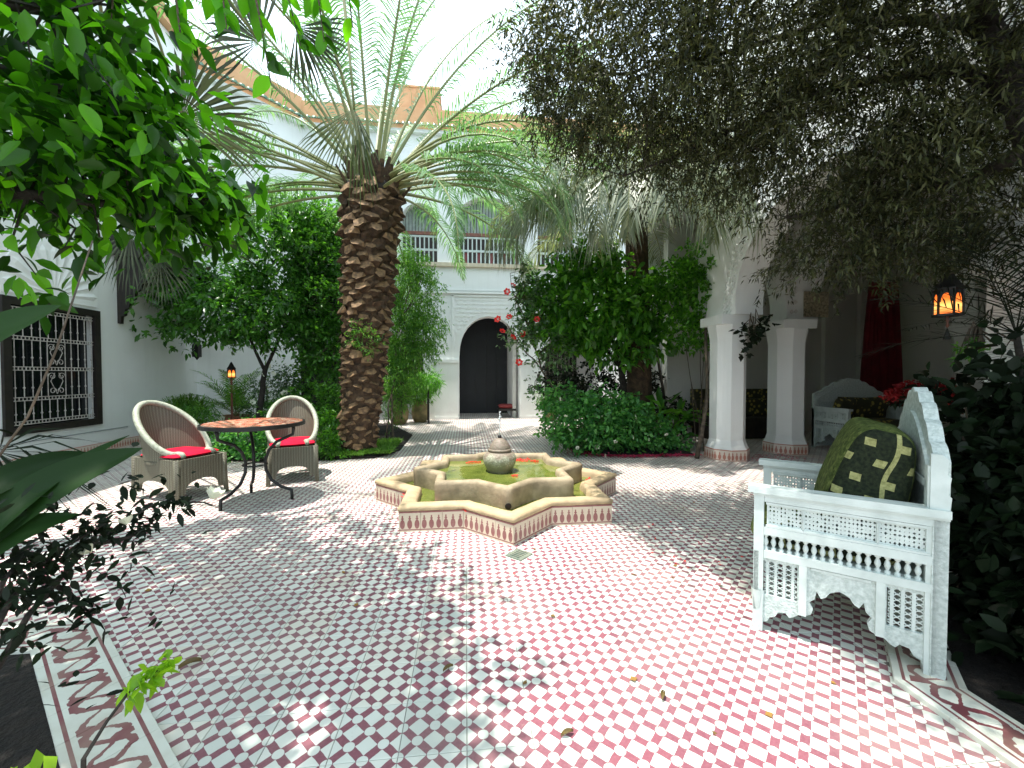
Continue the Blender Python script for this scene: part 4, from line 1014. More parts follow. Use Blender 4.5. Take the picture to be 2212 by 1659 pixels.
def cushion(loc, rot, dims, mat, label, name='cushion', cat='cushion', group=None, n=26, pinch=.10):
    mb = MB(); w, th, h = dims
    def srf(s):
        def fn(u, v):
            x = (u-.5)*2; y = (v-.5)*2; k = max(0, (1-x**4)*(1-y**4))**.5
            c = 1-pinch*((1-abs(x))*abs(y)**3+(1-abs(y))*abs(x)**3)
            return (x*w/2*c, s*th/2*k*(1+.05*sin(6*x+3*y)), y*h/2*c)
        return fn
    mb.grid(srf(1), n, n); mb.grid(srf(-1), n, n)
    o = link(name, mb.mesh(name, mat, True)); o.location = loc; o.rotation_euler = rot; return tag(o, label, cat, group)
RB = Matrix.Rotation(angB, 3, 'Z')
def box_cushion(loc, rot, dims, mat, label, name='cushion', e=.38):
    w, th, h = dims; mb = MB()
    def sg(v, p): return math.copysign(abs(v)**p, v)
    def fn(u, v):
        a = 2*pi*u; b = -pi/2+pi*v; tp = 1-.22*max(0, sg(sin(b), e))
        return (w/2*sg(cos(b), e)*sg(cos(a), e)*(1-.04*sin(5*b)), th/2*sg(cos(b), e)*sg(sin(a), e)*tp, h/2*sg(sin(b), e*1.25)*(1+.03*cos(a*3)))
    mb.grid(fn, 56, 30, closeu=True)
    o = link(name, mb.mesh(name, mat, True)); o.location = loc; o.rotation_euler = rot; return tag(o, label, 'cushion')
box_cushion(F0+RB@Vector((.44, .36, .735)), Euler((radians(-14), 0, angB-pi/2)), (.58, .31, .56), CUSH, 'large dark green cushion with yellow squares leaning in the near armchair')
box_cushion(F0+RB@Vector((.27, .39, .46)), Euler((0, 0, angB-pi/2)), (.66, .60, .15), CUSH, 'green seat cushion bulging from the front of the near armchair')
# second carved sofa in the pavilion
sf = carved_chair('carved_sofa', (5.93, 5.78, 0), radians(90), 1.35, .68, 'white carved sofa with arched crest beside the second column', detail=0)
sf.location = (5.93, 5.80, 0); sf.rotation_euler = (0, 0, radians(90)); sf.scale = (1, -1, 1)
cushion((6.62, 6.24, .66), Euler((radians(14), 0, 0)), (1.0, .2, .46), CUSH2, 'yellow brocade back cushion on the shaded carved sofa')
cushion((6.20, 6.15, .66), Euler((radians(12), 0, radians(10))), (.42, .16, .42), CUSH2, 'small dark patterned cushion at the left end of the carved sofa')
cushion((6.6, 6.05, .46), Euler((radians(90), 0, 0)), (1.2, .14, .56), CUSH2, 'patterned seat pad of the shaded carved sofa')
# banquette behind the narrow arch, and the far one
def banquette(loc, w, d, label):
    t = thing('banquette', label, 'banquette', loc)
    part(t, 'seat_base', MB().box((0, 0, .2), (w, d, .4)), pbr('dark_cloth', (.03, .024, .014), (.012, .010, .008), 8, .9)); part(t, 'backrest', MB().box((0, d/2, .55), (w, .16, .8)), CUSH2)
    for k in range(int(w/.5)): part(t, 'bolster', MB().box((-w/2+.25+k*.5, d/2-.16, .58), (.44, .14, .34)), CUSH2)
    return t
banquette((5.6, 7.75, 0), 1.9, .6, 'dark patterned banquette seen between the two columns')
banquette((8.7, 4.6, 0), .9, .9, 'dark cushioned banquette in the shade behind the red flowers')
# small white chest under the curtain
ch = thing('low_cabinet', 'low white cabinet below the red curtain', 'cabinet', (8.0, 7.1, 0))
part(ch, 'body', MB().box((0, 0, .28), (.85, .4, .56)), PAINT); part(ch, 'top', MB().box((0, 0, .575), (.92, .46, .03)), PAINT)
# bowl of red flowers on a white stand
p = at(2012, 870, 4.0)
stn = thing('flower_stand', 'white pedestal stand holding the bowl of red flowers', 'pedestal', (p.x, 4.0, 0))
part(stn, 'shaft', MB().lathe([(.16, 0), (.16, .05), (.06, .1), (.05, .6), (.09, .78), (.2, .86), (.2, .89), (0, .89)], 20), PAINT, smooth=True)
bw = thing('flower_bowl', 'wide bowl of dark red flowers on the pedestal beyond the armchair', 'flowers', (p.x, 4.0, .89))
part(bw, 'bowl', MB().lathe([(.05, 0), (.16, .03), (.22, .09), (.21, .09), (.1, .04)], 20), IRON, smooth=True)
me, _, _ = crown_mesh('flower_heads', [((0, 0, .14), (.30, .30, .10))], 150, 6, .05, .035, leafmat('dark_red_petal', [(.16, .005, .008), (.30, .012, .015)], .7, .2, (1, .3, .3)), .05); link('flower_heads', me, bw)
me, _, _ = crown_mesh('foliage', [((0, 0, .06), (.26, .26, .08))], 80, 6, .06, .03, LF_DARK, .05); link('foliage', me, bw)

# ================================================================== LANTERNS
def lantern(name, label, loc, s=1.0, hang=.9):
    t = thing(name, label, 'lantern', loc)
    r = .088*s; hgt = .20*s
    gl = MB()
    for k in range(6):
        a0, a1 = k*pi/3, (k+1)*pi/3; q = .90
        gl.add([(r*q*cos(a0), r*q*sin(a0), 0), (r*q*cos(a1), r*q*sin(a1), 0), (r*q*cos(a1), r*q*sin(a1), hgt), (r*q*cos(a0), r*q*sin(a0), hgt)], [(0, 1, 2, 3)])
    part(t, 'glass', gl, GLOW)
    for k in range(6):
        a = k*pi/3; part(t, 'corner_bar', MB().box((r*cos(a), r*sin(a), hgt/2), (.012*s, .012*s, hgt), a), IRON)
        a0, a1 = a, a+pi/3; m_ = MB(); e0 = Vector((r*.95*cos(a0), r*.95*sin(a0), 0)); e1 = Vector((r*.95*cos(a1), r*.95*sin(a1), 0)); ed = (e1-e0); Lx = ed.length; ed.normalize()
        arc = [(Lx*(.5+.36*cos(x)), hgt*(.56+.30*sin(x))) for x in np.linspace(0, pi, 9)]
        m_.plate([(0, hgt*.5), (Lx*.14, hgt*.5)]+arc[::-1]+[(Lx*.86, hgt*.5), (Lx, hgt*.5), (Lx, hgt), (0, hgt)], [], .003, e0, ed, (0, 0, 1)); part(t, 'arch_screen', m_, IRON)
    part(t, 'base', MB().lathe([(0, -.012), (r*1.08, -.012), (r*1.08, .004), (0, .004)], 6), IRON)
    part(t, 'cap', MB().lathe([(r*1.15, hgt), (r*1.15, hgt+.012*s), (r*.8, hgt+.05*s), (r*.45, hgt+.11*s), (r*.2, hgt+.15*s), (.0, hgt+.17*s)], 6), IRON)
    part(t, 'pendant', MB().lathe([(0, -.11*s), (.012*s, -.09*s), (.006*s, -.06*s), (.014*s, -.045*s), (.006*s, -.03*s), (.02*s, -.012)], 8), REDWOOD, smooth=True)
    part(t, 'tassel', MB().lathe([(.026*s, -.20*s), (.018*s, -.165*s), (.008*s, -.125*s), (.004*s, -.11*s)], 10), IRON)
    part(t, 'flame', MB().lathe([(0, .03*s), (.016*s, .045*s), (.018*s, .065*s), (.007*s, .10*s), (0, .12*s)], 8), FLAME)
    if hang: part(t, 'chain', MB().tube([(0, 0, hgt+.16*s), (0, 0, hgt+hang)], .004, 4), IRON)
    return t
p = at(2047, 680, 2.55)
lantern('hanging_lantern', 'hexagonal dark metal lantern glowing orange under the olive tree', p, .86, .9)
p = at(500, 815, 8.8)
lt2 = lantern('post_lantern', 'small glowing red lantern on a dark post among the potted ferns', (p.x, 8.8, p.z), .85, 0)
part(lt2, 'post', MB().tube([(0, 0, -p.z), (0, 0, -.02)], .02, 6), REDWOOD)

# ================================================================== PALMS
def frond_mesh(name, L, elev, droop, nl=62, ll=.42, lw=.024, mat=None, vee=.5, sag=.35, bare=.18, side=0.0, rseg=16, r0=.02, rach=None):
    """feather frond growing along +X from the origin; returns a mesh with rachis and leaflets"""
    pts = []; p = np.zeros(3); a = elev; ds = L/rseg; az = 0; dirs = []
    for i in range(rseg+1):
        pts.append(p.copy()); d = np.array([cos(a)*cos(az), cos(a)*sin(az), sin(a)]); dirs.append(d); p = p+d*ds; a -= droop/rseg*(.4+1.2*i/rseg); az += side/rseg
    pts = np.array(pts); dirs = np.array(dirs)
    mb = MB(); mb.tube([tuple(x) for x in pts], [r0*(1-.85*(i/rseg)**.7) for i in range(rseg+1)], 5, cap=False)
    V = []; F = []; k0 = len(mb.v)
    ts = np.linspace(bare, .995, nl)
    for s in (-1, 1):
        for t in ts:
            x = t*rseg; i = min(int(x), rseg-1); f = x-i; c = pts[i]*(1-f)+pts[i+1]*f; d = dirs[i]*(1-f)+dirs[i+1]*f
            sd = np.cross(d, [0, 0, 1.]); nn = np.linalg.norm(sd); sd = sd/nn if nn > 1e-6 else np.array([0, 1., 0]); up = np.cross(sd, d)
            fwd = .55+.7*t; ld = sd*s*1.0+d*fwd+up*vee*rng.uniform(.5, 1.2); ld += rng.normal(0, .10, 3); ld /= np.linalg.norm(ld)
            le = ll*(sin(pi*min(1, (t*.86+.16)))**.6)*rng.uniform(.85, 1.1)
            m = c+ld*le*.5+np.array([0, 0, -sag*le*.12]); e = c+ld*le+np.array([0, 0, -sag*le*rng.uniform(.5, 1.2)])
            w = np.cross(ld, up); w = w/max(np.linalg.norm(w), 1e-6)*lw*.5
            b = len(V)+k0; V += [c-w*.5, c+w*.5, m+w, m-w, e]; F += [(b, b+1, b+2, b+3), (b+3, b+2, b+4)]
    mb.v += [tuple(v) for v in V]; mb.f += F; mb.m += [1]*len(F)
    me = bpy.data.meshes.new(name); me.from_pydata(mb.v, [], mb.f); me.materials.append(rach or RACH); me.materials.append(mat or LF_PALM)
    me.polygons.foreach_set('material_index', mb.m); me.update(); return me

def palm(name, label, base, crown, r_prof, fronds, stubs=300, bark=None):
    base = Vector(base); crown = Vector(crown)
    t = thing(name, label, 'palm tree', base); ax = crown-base; H = ax.length
    def cpt(s): return base+ax*s+Vector((0, 0, 0))
    mb = MB(); K = 24
    mb.tube([cpt(i/K) for i in range(K+1)], [r_prof(i/K)*.86 for i in range(K+1)], 20)
    part(t, 'trunk', mb, STUBM, smooth=True, w=True)
    if stubs:
        sm = MB()   # cut leaf base: wedge that widens upward and ends in a pale cut face
        w0, w1, h = .085, .120, .13
        vs = [(-w0, 0, -.07), (w0, 0, -.07), (w1, -.005, .02), (-w1, -.005, .02), (-w1*.62, .085, .030), (w1*.62, .085, .030), (-w1*.70, .0, .10), (w1*.70, .0, .10), (0, .055, -.04), (0, .115, .010)]
        sm.add(vs, [(0, 8, 3), (8, 4, 3), (1, 2, 8), (2, 5, 8), (8, 9, 4), (8, 5, 9), (0, 1, 8), (3, 6, 7, 2)]); sm.add(vs, [(3, 4, 6), (2, 7, 5), (4, 9, 5, 7, 6)], 1)
        sme = sm.mesh('leaf_stub', [STUBM, STUBC])
        ga = pi*(3-sqrt(5))
        for k in range(stubs):
            s = (k+.5)/stubs; z = .02+s*.97; a = k*ga; r = r_prof(z)
            c = cpt(z); o = link('leaf_stub', sme, t)
            sc = (.62+.55*z)*rng.uniform(.82, 1.18)
            o.location = Vector((c.x+r*.84*cos(a), c.y+r*.84*sin(a), c.z))-base; o.rotation_euler = (rng.normal(0, .26)-.10, rng.normal(0, .24), a-pi/2+rng.normal(0, .18)); o.scale = (sc*rng.uniform(.75, 1.15), sc*rng.uniform(.6, 1.5), sc*rng.uniform(.75, 1.3))
    if stubs:   # brown fibre and upright old leaf bases round the heart
        fb = MB(); fb.tube([cpt(1.0+.01*k) for k in (-3, 0, 3, 6, 9)], [r_prof(1)*.9, r_prof(1)*.88, r_prof(1)*.7, r_prof(1)*.45, .05], 18); part(t, 'fibre_heart', fb, BARKD, smooth=True, w=True)
        for k in range(46):
            a = k*ga; lvl = k/46; r = r_prof(1)*(.95-.5*lvl); c = cpt(1.0+.07*lvl); L_ = rng.uniform(.22, .42)
            d = Vector((cos(a)*(.75-.4*lvl), sin(a)*(.75-.4*lvl), 1)).normalized(); p0 = Vector((c.x+r*cos(a), c.y+r*sin(a), c.z-.08)); p1 = p0+d*L_
            sdv = Vector((-sin(a), cos(a), 0)); b_ = MB(); w_ = rng.uniform(.05, .075)
            o_ = Vector((cos(a), sin(a), 0))*.035
            b_.add([p0-sdv*w_+o_*0, p0+sdv*w_, p0+o_, p1-sdv*w_*.45, p1+sdv*w_*.45, p1+o_*.5], [(0, 2, 5, 3), (2, 1, 4, 5), (0, 3, 4, 1), (3, 5, 4), (0, 1, 2)]); part(t, 'leaf_base', b_, STUBM, w=True)
    for (az, elev, L, droop, mat, kw) in fronds:
        me = frond_mesh('frond', L, elev, droop, mat=mat, **kw)
        o = link('frond', me, t); o.location = crown-base+Vector((.12*cos(az), .12*sin(az), rng.uniform(-.1, .12))); o.rotation_euler = (rng.normal(0, .06), 0, az)
    return t
def rp(z):   # radius of the big palm trunk
    return float(np.interp(z, [0, .12, .3, .67, .9, 1], [.26, .28, .335, .385, .43, .47]))
fr = []
ga = pi*(3-sqrt(5))
for k in range(54):
    s = k/54; az = k*ga; elev = radians(87-80*s**.85)+rng.normal(0, .06); L = 4.1+rng.uniform(-.3, .4); dr = .7+.75*s+rng.uniform(-.15, .2)
    if sin(az) < -.45 and s > .28: continue      # fronds towards the viewer have been cut away
    fr.append((az, elev, L, dr, LF_PALM, dict(nl=70, ll=.48, lw=.020, sag=.4+.4*s, bare=.32, r0=.036)))
for az, elev, dr, L in ((-.48, .50, 2.25, 4.2), (-.66, .38, 2.25, 3.9), (-.27, .45, 1.75, 4.2), (-.38, .30, 1.9, 3.9), (-.57, .25, 2.0, 3.6), (-.12, .45, 1.4, 3.6), (.05, .35, 1.2, 3.5), (3.25, .3, 1.1, 3.6), (2.75, .25, 1.0, 3.7), (3.6, .35, 1.3, 3.5), (-.75, .10, 1.5, 3.0), (-.95, .05, 1.7, 2.8), (-.45, .18, 1.5, 3.2), (-.2, .1, 1.3, 3.2), (3.5, .1, 1.2, 3.2), (2.9, .05, 1.0, 3.2), (.15, .35, 1.2, 3.4), (-.62, .30, 1.6, 3.3)):
    fr.append((az, elev, L+.3, dr, LF_PALM, dict(nl=74, ll=.42, lw=.020, sag=.6, bare=.33, r0=.032)))
palm('date_palm', 'stout date palm with shaggy brown trunk left of the fountain', (-1.66, 6.62, 0), (-1.46, 6.80, 4.15), rp, fr, 296)
fr = []
for k in range(34):
    s = k/34; az = k*ga+.4; elev = radians(75-75*s)+rng.normal(0, .08); fr.append((az, elev, 3.1+rng.uniform(-.3, .3), 1.2+1.1*s, LF_PALM2, dict(nl=58, ll=.55, sag=.9, lw=.024)))
for az, dr in ((-2.4, 2.3), (-2.0, 2.3), (-1.6, 2.4), (-2.8, 2.2), (3.3, 2.0), (-1.2, 2.4), (-2.2, 2.6), (-2.6, 1.9), (3.0, 1.7), (-1.8, 2.0), (-1.4, 2.1), (-1.0, 2.3), (-3.0, 2.1)):
    fr.append((az, .25, 3.1, dr, LF_PALM2, dict(nl=62, ll=.62, sag=1.4, lw=.026)))
palm('drooping_palm', 'second palm with silvery drooping fronds right of the path', (3.25, 7.4, 0), (3.05, 7.2, 4.25), lambda z: .22+.05*(1-z), fr, 0)

def fan_leaf(parent, hub, direction, normal, R=.75, n=34, spread=radians(235), mat=None, droop=.35, petiole=None):
    d = Vector(direction).normalized(); nm = Vector(normal); nm = (nm-d*nm.dot(d)).normalized(); sd = d.cross(nm)
    V = []; F = []; hub = np.array(hub)
    for k in range(n):
        a = -spread/2+spread*k/(n-1); e = np.array(d*cos(a)+sd*sin(a)); wv = np.array(-d*sin(a)+sd*cos(a)); nn = np.array(nm)
        L = R*(.78+.22*cos(a*.6))*rng.uniform(.9, 1.06); w1 = 2*L*.45*math.tan(spread/(n-1)/2)*1.08; k1 = .55
        m = hub+e*L*k1+nn*.02*(1 if k % 2 else -1); m2 = hub+e*L*.78+np.array([0, 0, -droop*L*.10]); t = hub+e*L+np.array([0, 0, -droop*L*rng.uniform(.2, .6)])
        b = len(V); V += [hub, m-wv*w1*.5, m+wv*w1*.5, m2-wv*w1*.30, m2+wv*w1*.30, t]
        F += [(b, b+1, b+2, b+2), (b+1, b+3, b+4, b+2), (b+3, b+5, b+4, b+4)]
    mb = MB(); mb.v = [tuple(x) for x in V]; mb.f = [tuple(dict.fromkeys(f)) for f in F]; mb.m = [0]*len(F)
    o = link('fan_leaf', None or bpy.data.meshes.new('fan_leaf'), parent); off = base_of(parent)
    o.data.from_pydata([Vector(v)-off for v in mb.v], [], mb.f); o.data.materials.append(mat or LF_FAN); o.data.update()
    if petiole is not None:
        q = Vector(petiole); h = Vector(hub); mid = (q+h)/2+Vector((0, 0, .12*(q-h).length))
        pp = MB().tube([q, q.lerp(mid, .6), mid.lerp(h, .5), h], [.020, .016, .013, .012], 6); pm = link('petiole', pp.mesh('petiole', RACH, True, off), o); 
    return o
fp = thing('fan_palm', 'tall fan palm whose folded leaves hang into the top left', 'palm tree', (-3.2, 3.0, 0))
fcw = Vector((-2.9, 3.5, 5.3))
part(fp, 'trunk', MB().tube([(-4.3, 3.0, 0), (-4.1, 3.1, 2.2), (-3.3, 3.35, 4.2), fcw], [.16, .15, .14, .13], 12), BARKD, smooth=True, w=True)
fan_leaf(fp, at(765, 235, 4.0), (-.32, -.1, -1), (.2, 1, .1), .66, 26, radians(88), LF_FAN, .2, at(735, -60, 4.1))
fan_leaf(fp, at(775, 250, 4.05), (.08, -.1, -1), (.2, 1, .1), .85, 9, radians(22), LF_FAN, .1)
fan_leaf(fp, at(395, 250, 4.4), (1, .1, .25), (.1, .6, 1), .80, 26, radians(130), LF_FANG, .3, fcw)
fan_leaf(fp, at(560, 90, 4.2), (-.6, .2, .6), (.1, 1, .2), .75, 26, radians(150), LF_FANG, .3, fcw)
fan_leaf(fp, at(640, 60, 4.6), (.5, .1, -.5), (.1, 1, .3), .6, 22, radians(120), LF_FANG, .4, fcw)
fan_leaf(fp, at(280, 500, 5.2), (.15, 0, -1), (.3, 1, .1), .70, 30, radians(150), LF_FANG, .3, fcw)
fan_leaf(fp, at(345, 560, 5.3), (.3, 0, -1), (.3, 1, .1), .55, 26, radians(140), LF_FANG, .3, fcw)
fan_leaf(fp, at(180, 100, 4.0), (.4, 0, -.6), (.3, 1, .1), .75, 28, radians(200), LF_FANG, .3, fcw)

# ================================================================== TREES AND SHRUBS
def tree(name, label, base, trunk_lines, blobs, twigs, per, L, W, mat, bark=None, twk=60, cat='tree', group=None, **kw):
    base = Vector(base); t = thing(name, label, cat, base, 0, group); tips = []
    tb_ = MB()
    for i, (pts, r0, r1) in enumerate(trunk_lines):
        P = []
        for a, b in zip(pts[:-1], pts[1:]): P += limb_pts(a, b, 4, .07)[:-1]
        P.append(Vector(pts[-1])); n = len(P); rr = [r0+(r1-r0)*k/(n-1) for k in range(n)]
        if i == 0: part(t, 'trunk', MB().tube(P, rr, 10), bark or BARK, smooth=True, w=True)
        else: part(t, 'limb', MB().tube(P, rr, 7), bark or BARK, smooth=True, w=True)
        tips += P[n//2:]
    me, P, td = crown_mesh('crown', blobs, twigs, per, L, W, mat, **kw); me.transform(Matrix.Translation(-base)); link('crown', me, t)
    if twk:
        tw = MB(); twig_mb(P, td, tw, tips, twk, .005); part(t, 'twigs', tw, bark or BARK, w=True, kind='stuff')
    return t
V3 = Vector
# orange tree at the left
Yt = 8.7
b0 = V3((-4.05, 8.6, 0))
tree('orange_tree', 'round orange tree with a thin forked trunk by the left wall', b0,
     [([b0, at(568, 840, 8.6), at(575, 790, 8.6)], .06, .045), ([at(572, 800, 8.6), at(548, 750, 8.5), at(500, 690, 8.5)], .035, .015), ([at(575, 795, 8.6), at(600, 740, 8.6), at(640, 640, 8.7)], .035, .015), ([at(575, 740, 8.6), at(570, 600, 8.7)], .03, .01)],
     [(at(480, 670, 8.5), (1.05, .85, .66)), (at(610, 560, 8.7), (1.0, .8, .75)), (at(560, 680, 8.5), (1.2, .8, .55)), (at(680, 500, 9.0), (.75, .7, .6)), (at(440, 620, 8.6), (.7, .6, .45)), (at(625, 480, 8.9), (.6, .5, .4))],
     1650, 8, .105, .052, LF_CIT, bark=BARKD, spread=.16, down=.15, shell=.5, hi=True)
# ivy clad pillar
ip = thing('ivy_pillar', 'dark ivy covered pillar between the orange tree and the palm', 'pillar', (-3.0, 9.3, 0))
pA, pB = at(652, 900, 9.3), at(728, 900, 9.3)
part(ip, 'shaft', MB().box(((pA.x+pB.x)/2, 9.5, 2.2), (pB.x-pA.x, .45, 4.4)), DARKWOOD, w=True)
me, P, td = crown_mesh('ivy', [(V3(((pA.x+pB.x)/2, 9.35, z)), (.52, .35, .55)) for z in (.5, 1.2, 1.9, 2.6, 3.3, 4.0, 4.5)], 1500, 7, .075, .05, LF_VINE, spread=.10, shell=.6); me.transform(Matrix.Translation(-V3((-3.0, 9.3, 0)))); link('ivy', me, ip)
# bush that fills the gap between ivy pillar and palm crown
tree('jasmine_climber', 'leafy climber rising beside the ivy pillar behind the palm', (-2.6, 8.6, 0), [([V3((-2.4, 8.6, 0)), V3((-2.5, 8.7, 2)), V3((-2.6, 8.8, 3.6))], .04, .02)],
     [(at(700, 640, 8.6), (.65, .5, .8)), (at(720, 760, 8.5), (.5, .4, .5)), (at(690, 540, 8.8), (.6, .5, .5))], 1100, 8, .09, .045, LF_CIT, spread=.12, hi=True)
# vine right of the palm trunk
tree('trailing_jasmine', 'bright green trailing bush just right of the palm trunk', (-1.0, 8.4, 0),
     [([at(850, 950, 7.6), at(846, 850, 8.0), at(860, 700, 8.3)], .02, .015), ([at(835, 950, 7.6), at(838, 880, 7.7), at(870, 760, 8.3)], .015, .008)],
     [(at(890, 640, 8.5), (.46, .5, .75)), (at(880, 740, 8.3), (.48, .5, .6)), (at(915, 720, 8.4), (.34, .4, .5)), (at(865, 800, 8.0), (.28, .3, .35)), (at(900, 580, 8.6), (.26, .3, .35))], 1900, 8, .06, .022, LF_VINE, spread=.12, down=.5, shell=.5)
tree('bamboo_clump', 'slim dark green clump rising from the bed behind the palm base', (-1.1, 8.3, 0),
     [([at(868, 905, 8.2), at(862, 830, 8.3)], .012, .006)], [(at(868, 840, 8.4), (.32, .3, .45)), (at(845, 870, 8.0), (.2, .2, .35))], 420, 8, .07, .012, LF_VINE, spread=.12, down=.2, cat='plant')
# palm trunk creepers
me, P, td = crown_mesh('trunk_creeper', [(at(790, 735, 6.35), (.24, .10, .18)), (at(775, 715, 6.3), (.14, .08, .14))], 110, 6, .05, .014, LF_VINE, spread=.07)
tag(link('trunk_creeper', me), 'small creeper growing on the palm trunk halfway up', 'creeper')
# lime tree right of the path
b0 = V3((2.95, 7.3, 0))
tree('lime_tree', 'dense bright green lime tree right of the path, under the drooping palm', b0,
     [([b0, at(1345, 820, 7.3), at(1330, 740, 7.3)], .07, .05), ([at(1335, 790, 7.3), at(1260, 690, 7.2)], .03, .015), ([at(1335, 780, 7.3), at(1400, 690, 7.2)], .03, .015)],
     [(at(1290, 650, 7.2), (.95, .8, .62)), (at(1390, 660, 7.2), (.75, .7, .55)), (at(1240, 700, 7.1), (.6, .6, .42)), (at(1270, 575, 7.2), (.55, .55, .38)), (at(1340, 740, 7.3), (.85, .7, .33)), (at(1180, 660, 7.3), (.34, .4, .45))],
     1250, 8, .125, .060, LF_LIME, bark=BARKD, spread=.17, down=.3, shell=.5, hi=True)
# hibiscus with red flowers
b0 = V3((1.75, 7.0, 0))
tree('hibiscus_bush', 'tall thin hibiscus with red flowers leaning over the path', b0,
     [([b0+V3((.3, 0, 0)), at(1170, 800, 7.0), at(1140, 700, 7.0)], .02, .01), ([at(1170, 800, 7.0), at(1120, 740, 6.9), at(1095, 700, 6.9)], .012, .006), ([at(1150, 720, 7.0), at(1115, 650, 7.0), at(1105, 620, 7.0)], .012, .005)],
     [(at(1150, 680, 7.0), (.36, .35, .45)), (at(1120, 730, 6.9), (.28, .25, .22)), (at(1205, 760, 7.0), (.25, .3, .3)), (at(1145, 620, 7.0), (.26, .25, .28)), (at(1155, 800, 6.9), (.10, .12, .42))], 340, 6, .065, .038, LF_HIB, spread=.10, cat='bush', hi=True)
hb = blossom_me('hibiscus_flower', REDPETAL, .085, 6, .35)
for u, v, lb in ((1100, 685, 'large red hibiscus flower left of the bush, brightest of all'), (1131, 722, 'large red hibiscus flower low against the bush leaves'), (1085, 716, 'red hibiscus flower furthest left, beside the dark doorway'), (1096, 630, 'faded pink hibiscus flower second from the top of the bush'), (1108, 616, 'pinkish hibiscus flower at the very top of the bush'),
    (1121, 783, 'lowest red hibiscus flower, hanging over the door pier'), (1108, 729, 'small red hibiscus flower between the two lower large ones'), (1160, 690, 'red hibiscus flower half hidden inside the bush'), (1076, 690, 'small red hibiscus bud on the longest twig over the doorway')):
    o = link('hibiscus_flower', hb); o.location = at(u, v, 6.75); o.rotation_euler = (radians(80)+rng.normal(0, .3), rng.normal(0, .3), rng.normal(0, .3)); o.scale = (rng.uniform(.6, .85),)*3
    tag(o, lb, 'flower', 'red hibiscus flowers')
# rose bush in the right bed
b0 = V3((2.5, 6.5, 0))
tree('rose_bush', 'low spreading rose bush spilling over the edge of the right bed', b0,
     [([b0, b0+V3((0, 0, .5))], .02, .01), ([b0, b0+V3((-.4, -.05, .5))], .015, .006), ([b0, b0+V3((.5, 0, .55))], .015, .006)],
     [(at(1230, 920, 6.4), (.36, .38, .30)), (at(1290, 900, 6.4), (.45, .42, .42)), (at(1350, 910, 6.45), (.42, .42, .36)), (at(1300, 950, 6.2), (.55, .22, .20)), (at(1400, 935, 6.4), (.35, .35, .25)), (at(1210, 870, 6.8), (.3, .3, .25)), (at(1440, 955, 6.3), (.3, .2, .15))],
     1150, 7, .068, .044, LF_ROSE, spread=.13, twk=110, shell=.45, cat='bush', hi=True)
wb = blossom_me('white_flower', CREAM, .032, 6, .5)
def flowers(pts, name, label, group, sc=1.0, me=None):
    for p_ in pts:
        o = link(name, me or wb); o.location = p_; o.rotation_euler = (radians(60)+rng.normal(0, .5), rng.normal(0, .5), rng.uniform(0, 6)); s_ = sc*rng.uniform(.8, 1.25); o.scale = (s_,)*3; tag(o, label, 'flower', group)
flowers([at(u, v, 6.0) for u, v in ((1212, 862), (1265, 950), (1290, 965), (1230, 930), (1330, 955), (1365, 945), (1400, 950), (1310, 985), (1248, 968), (1375, 900), (1222, 900), (1440, 940))], 'white_flower', 'small cream flower on the rose bush in the right bed', 'cream flowers on the rose bush', 1.1)
# fallen pink petals
def petals(name, n, poly_fn, mat, label, s=.025):
    C = np.array([poly_fn() for _ in range(n)]); D = rng.normal(0, 1, (n, 3)); D[:, 2] = rng.normal(0, .15, n)
    V, F = leaves_geo(C, D, rng.uniform(.6, 1.3, n)*s, rng.uniform(.5, 1.1, n)*s, .1, 0, up=np.array([[0, 0, 1.]])+rng.normal(0, .15, (n, 3)))
    o = link(name, np_mesh(name, V, F, mat)); return tag(o, label, 'petals', kind='stuff')
petals('fallen_petals', 1500, lambda: ((lambda t: (2.0+1.5*t+rng.normal(0, .06), 5.98+.35*max(0, .25-t)*2+rng.normal(0, .05), .022))(rng.random()) if rng.random() < .75 else (1.9+rng.normal(0, .12), 6.35+rng.normal(0, .15), .022)), PINKPETAL, 'pink petals fallen along the edge of the right bed', .035)
petals('fallen_petals', 160, lambda: (4.3+rng.uniform(-.25, .7), 5.7+rng.uniform(-.2, .25), .004), PINKPETAL, 'violet pink petals lying between the two columns', .03)
petals('fallen_leaves', 60, lambda: (rng.uniform(-2.5, 2.4), 1.1+rng.random()**1.3*5, .006), leafmat('dry_leaf', [(.10, .06, .02), (.30, .17, .04)], .8, .1), 'small dry leaves scattered over the patterned floor', .03)
petals('fallen_petals', 60, lambda: (rng.uniform(.2, 1.9), rng.uniform(2.4, 3.5), .005), REDPETAL, 'red petals scattered in front of the fountain', .018)
# a few single fallen leaves that can be told apart
lfm = MB(); lfm.grid(lambda u, v: ((u-.5)*.10, (v-.5)*.035*max(.02, sin(pi*u))**.7, .006+.010*(v-.5)**2*8+.012*sin(u*3)), 9, 5)
leaf_dry = lfm.mesh('dry_leaf', pbr('dry_leaf_brown', (.16, .11, .03), (.06, .05, .02), 20, .7), True)
for (u, v, rz, s_, lb) in ((1225, 1590, .3, .5, 'brown curled leaf on the sunlit tiles at bottom centre'), (968, 1448, .6, .5, 'thin dark leaf on the tiles left of centre'), (411, 1441, .5, .8, 'yellow brown leaf lying beside the arabesque border'), (1432, 1448+60, 1.0, .5, 'tiny orange leaf on the tiles right of centre')):
    r = at(u, v, 1); t_ = (0-CAMZ)/(r.z-CAMZ); o = link('dry_leaf', leaf_dry); o.location = (r.x*t_, t_, .002); o.rotation_euler = (0, 0, rz); o.scale = (s_,)*3; tag(o, lb, 'leaf')

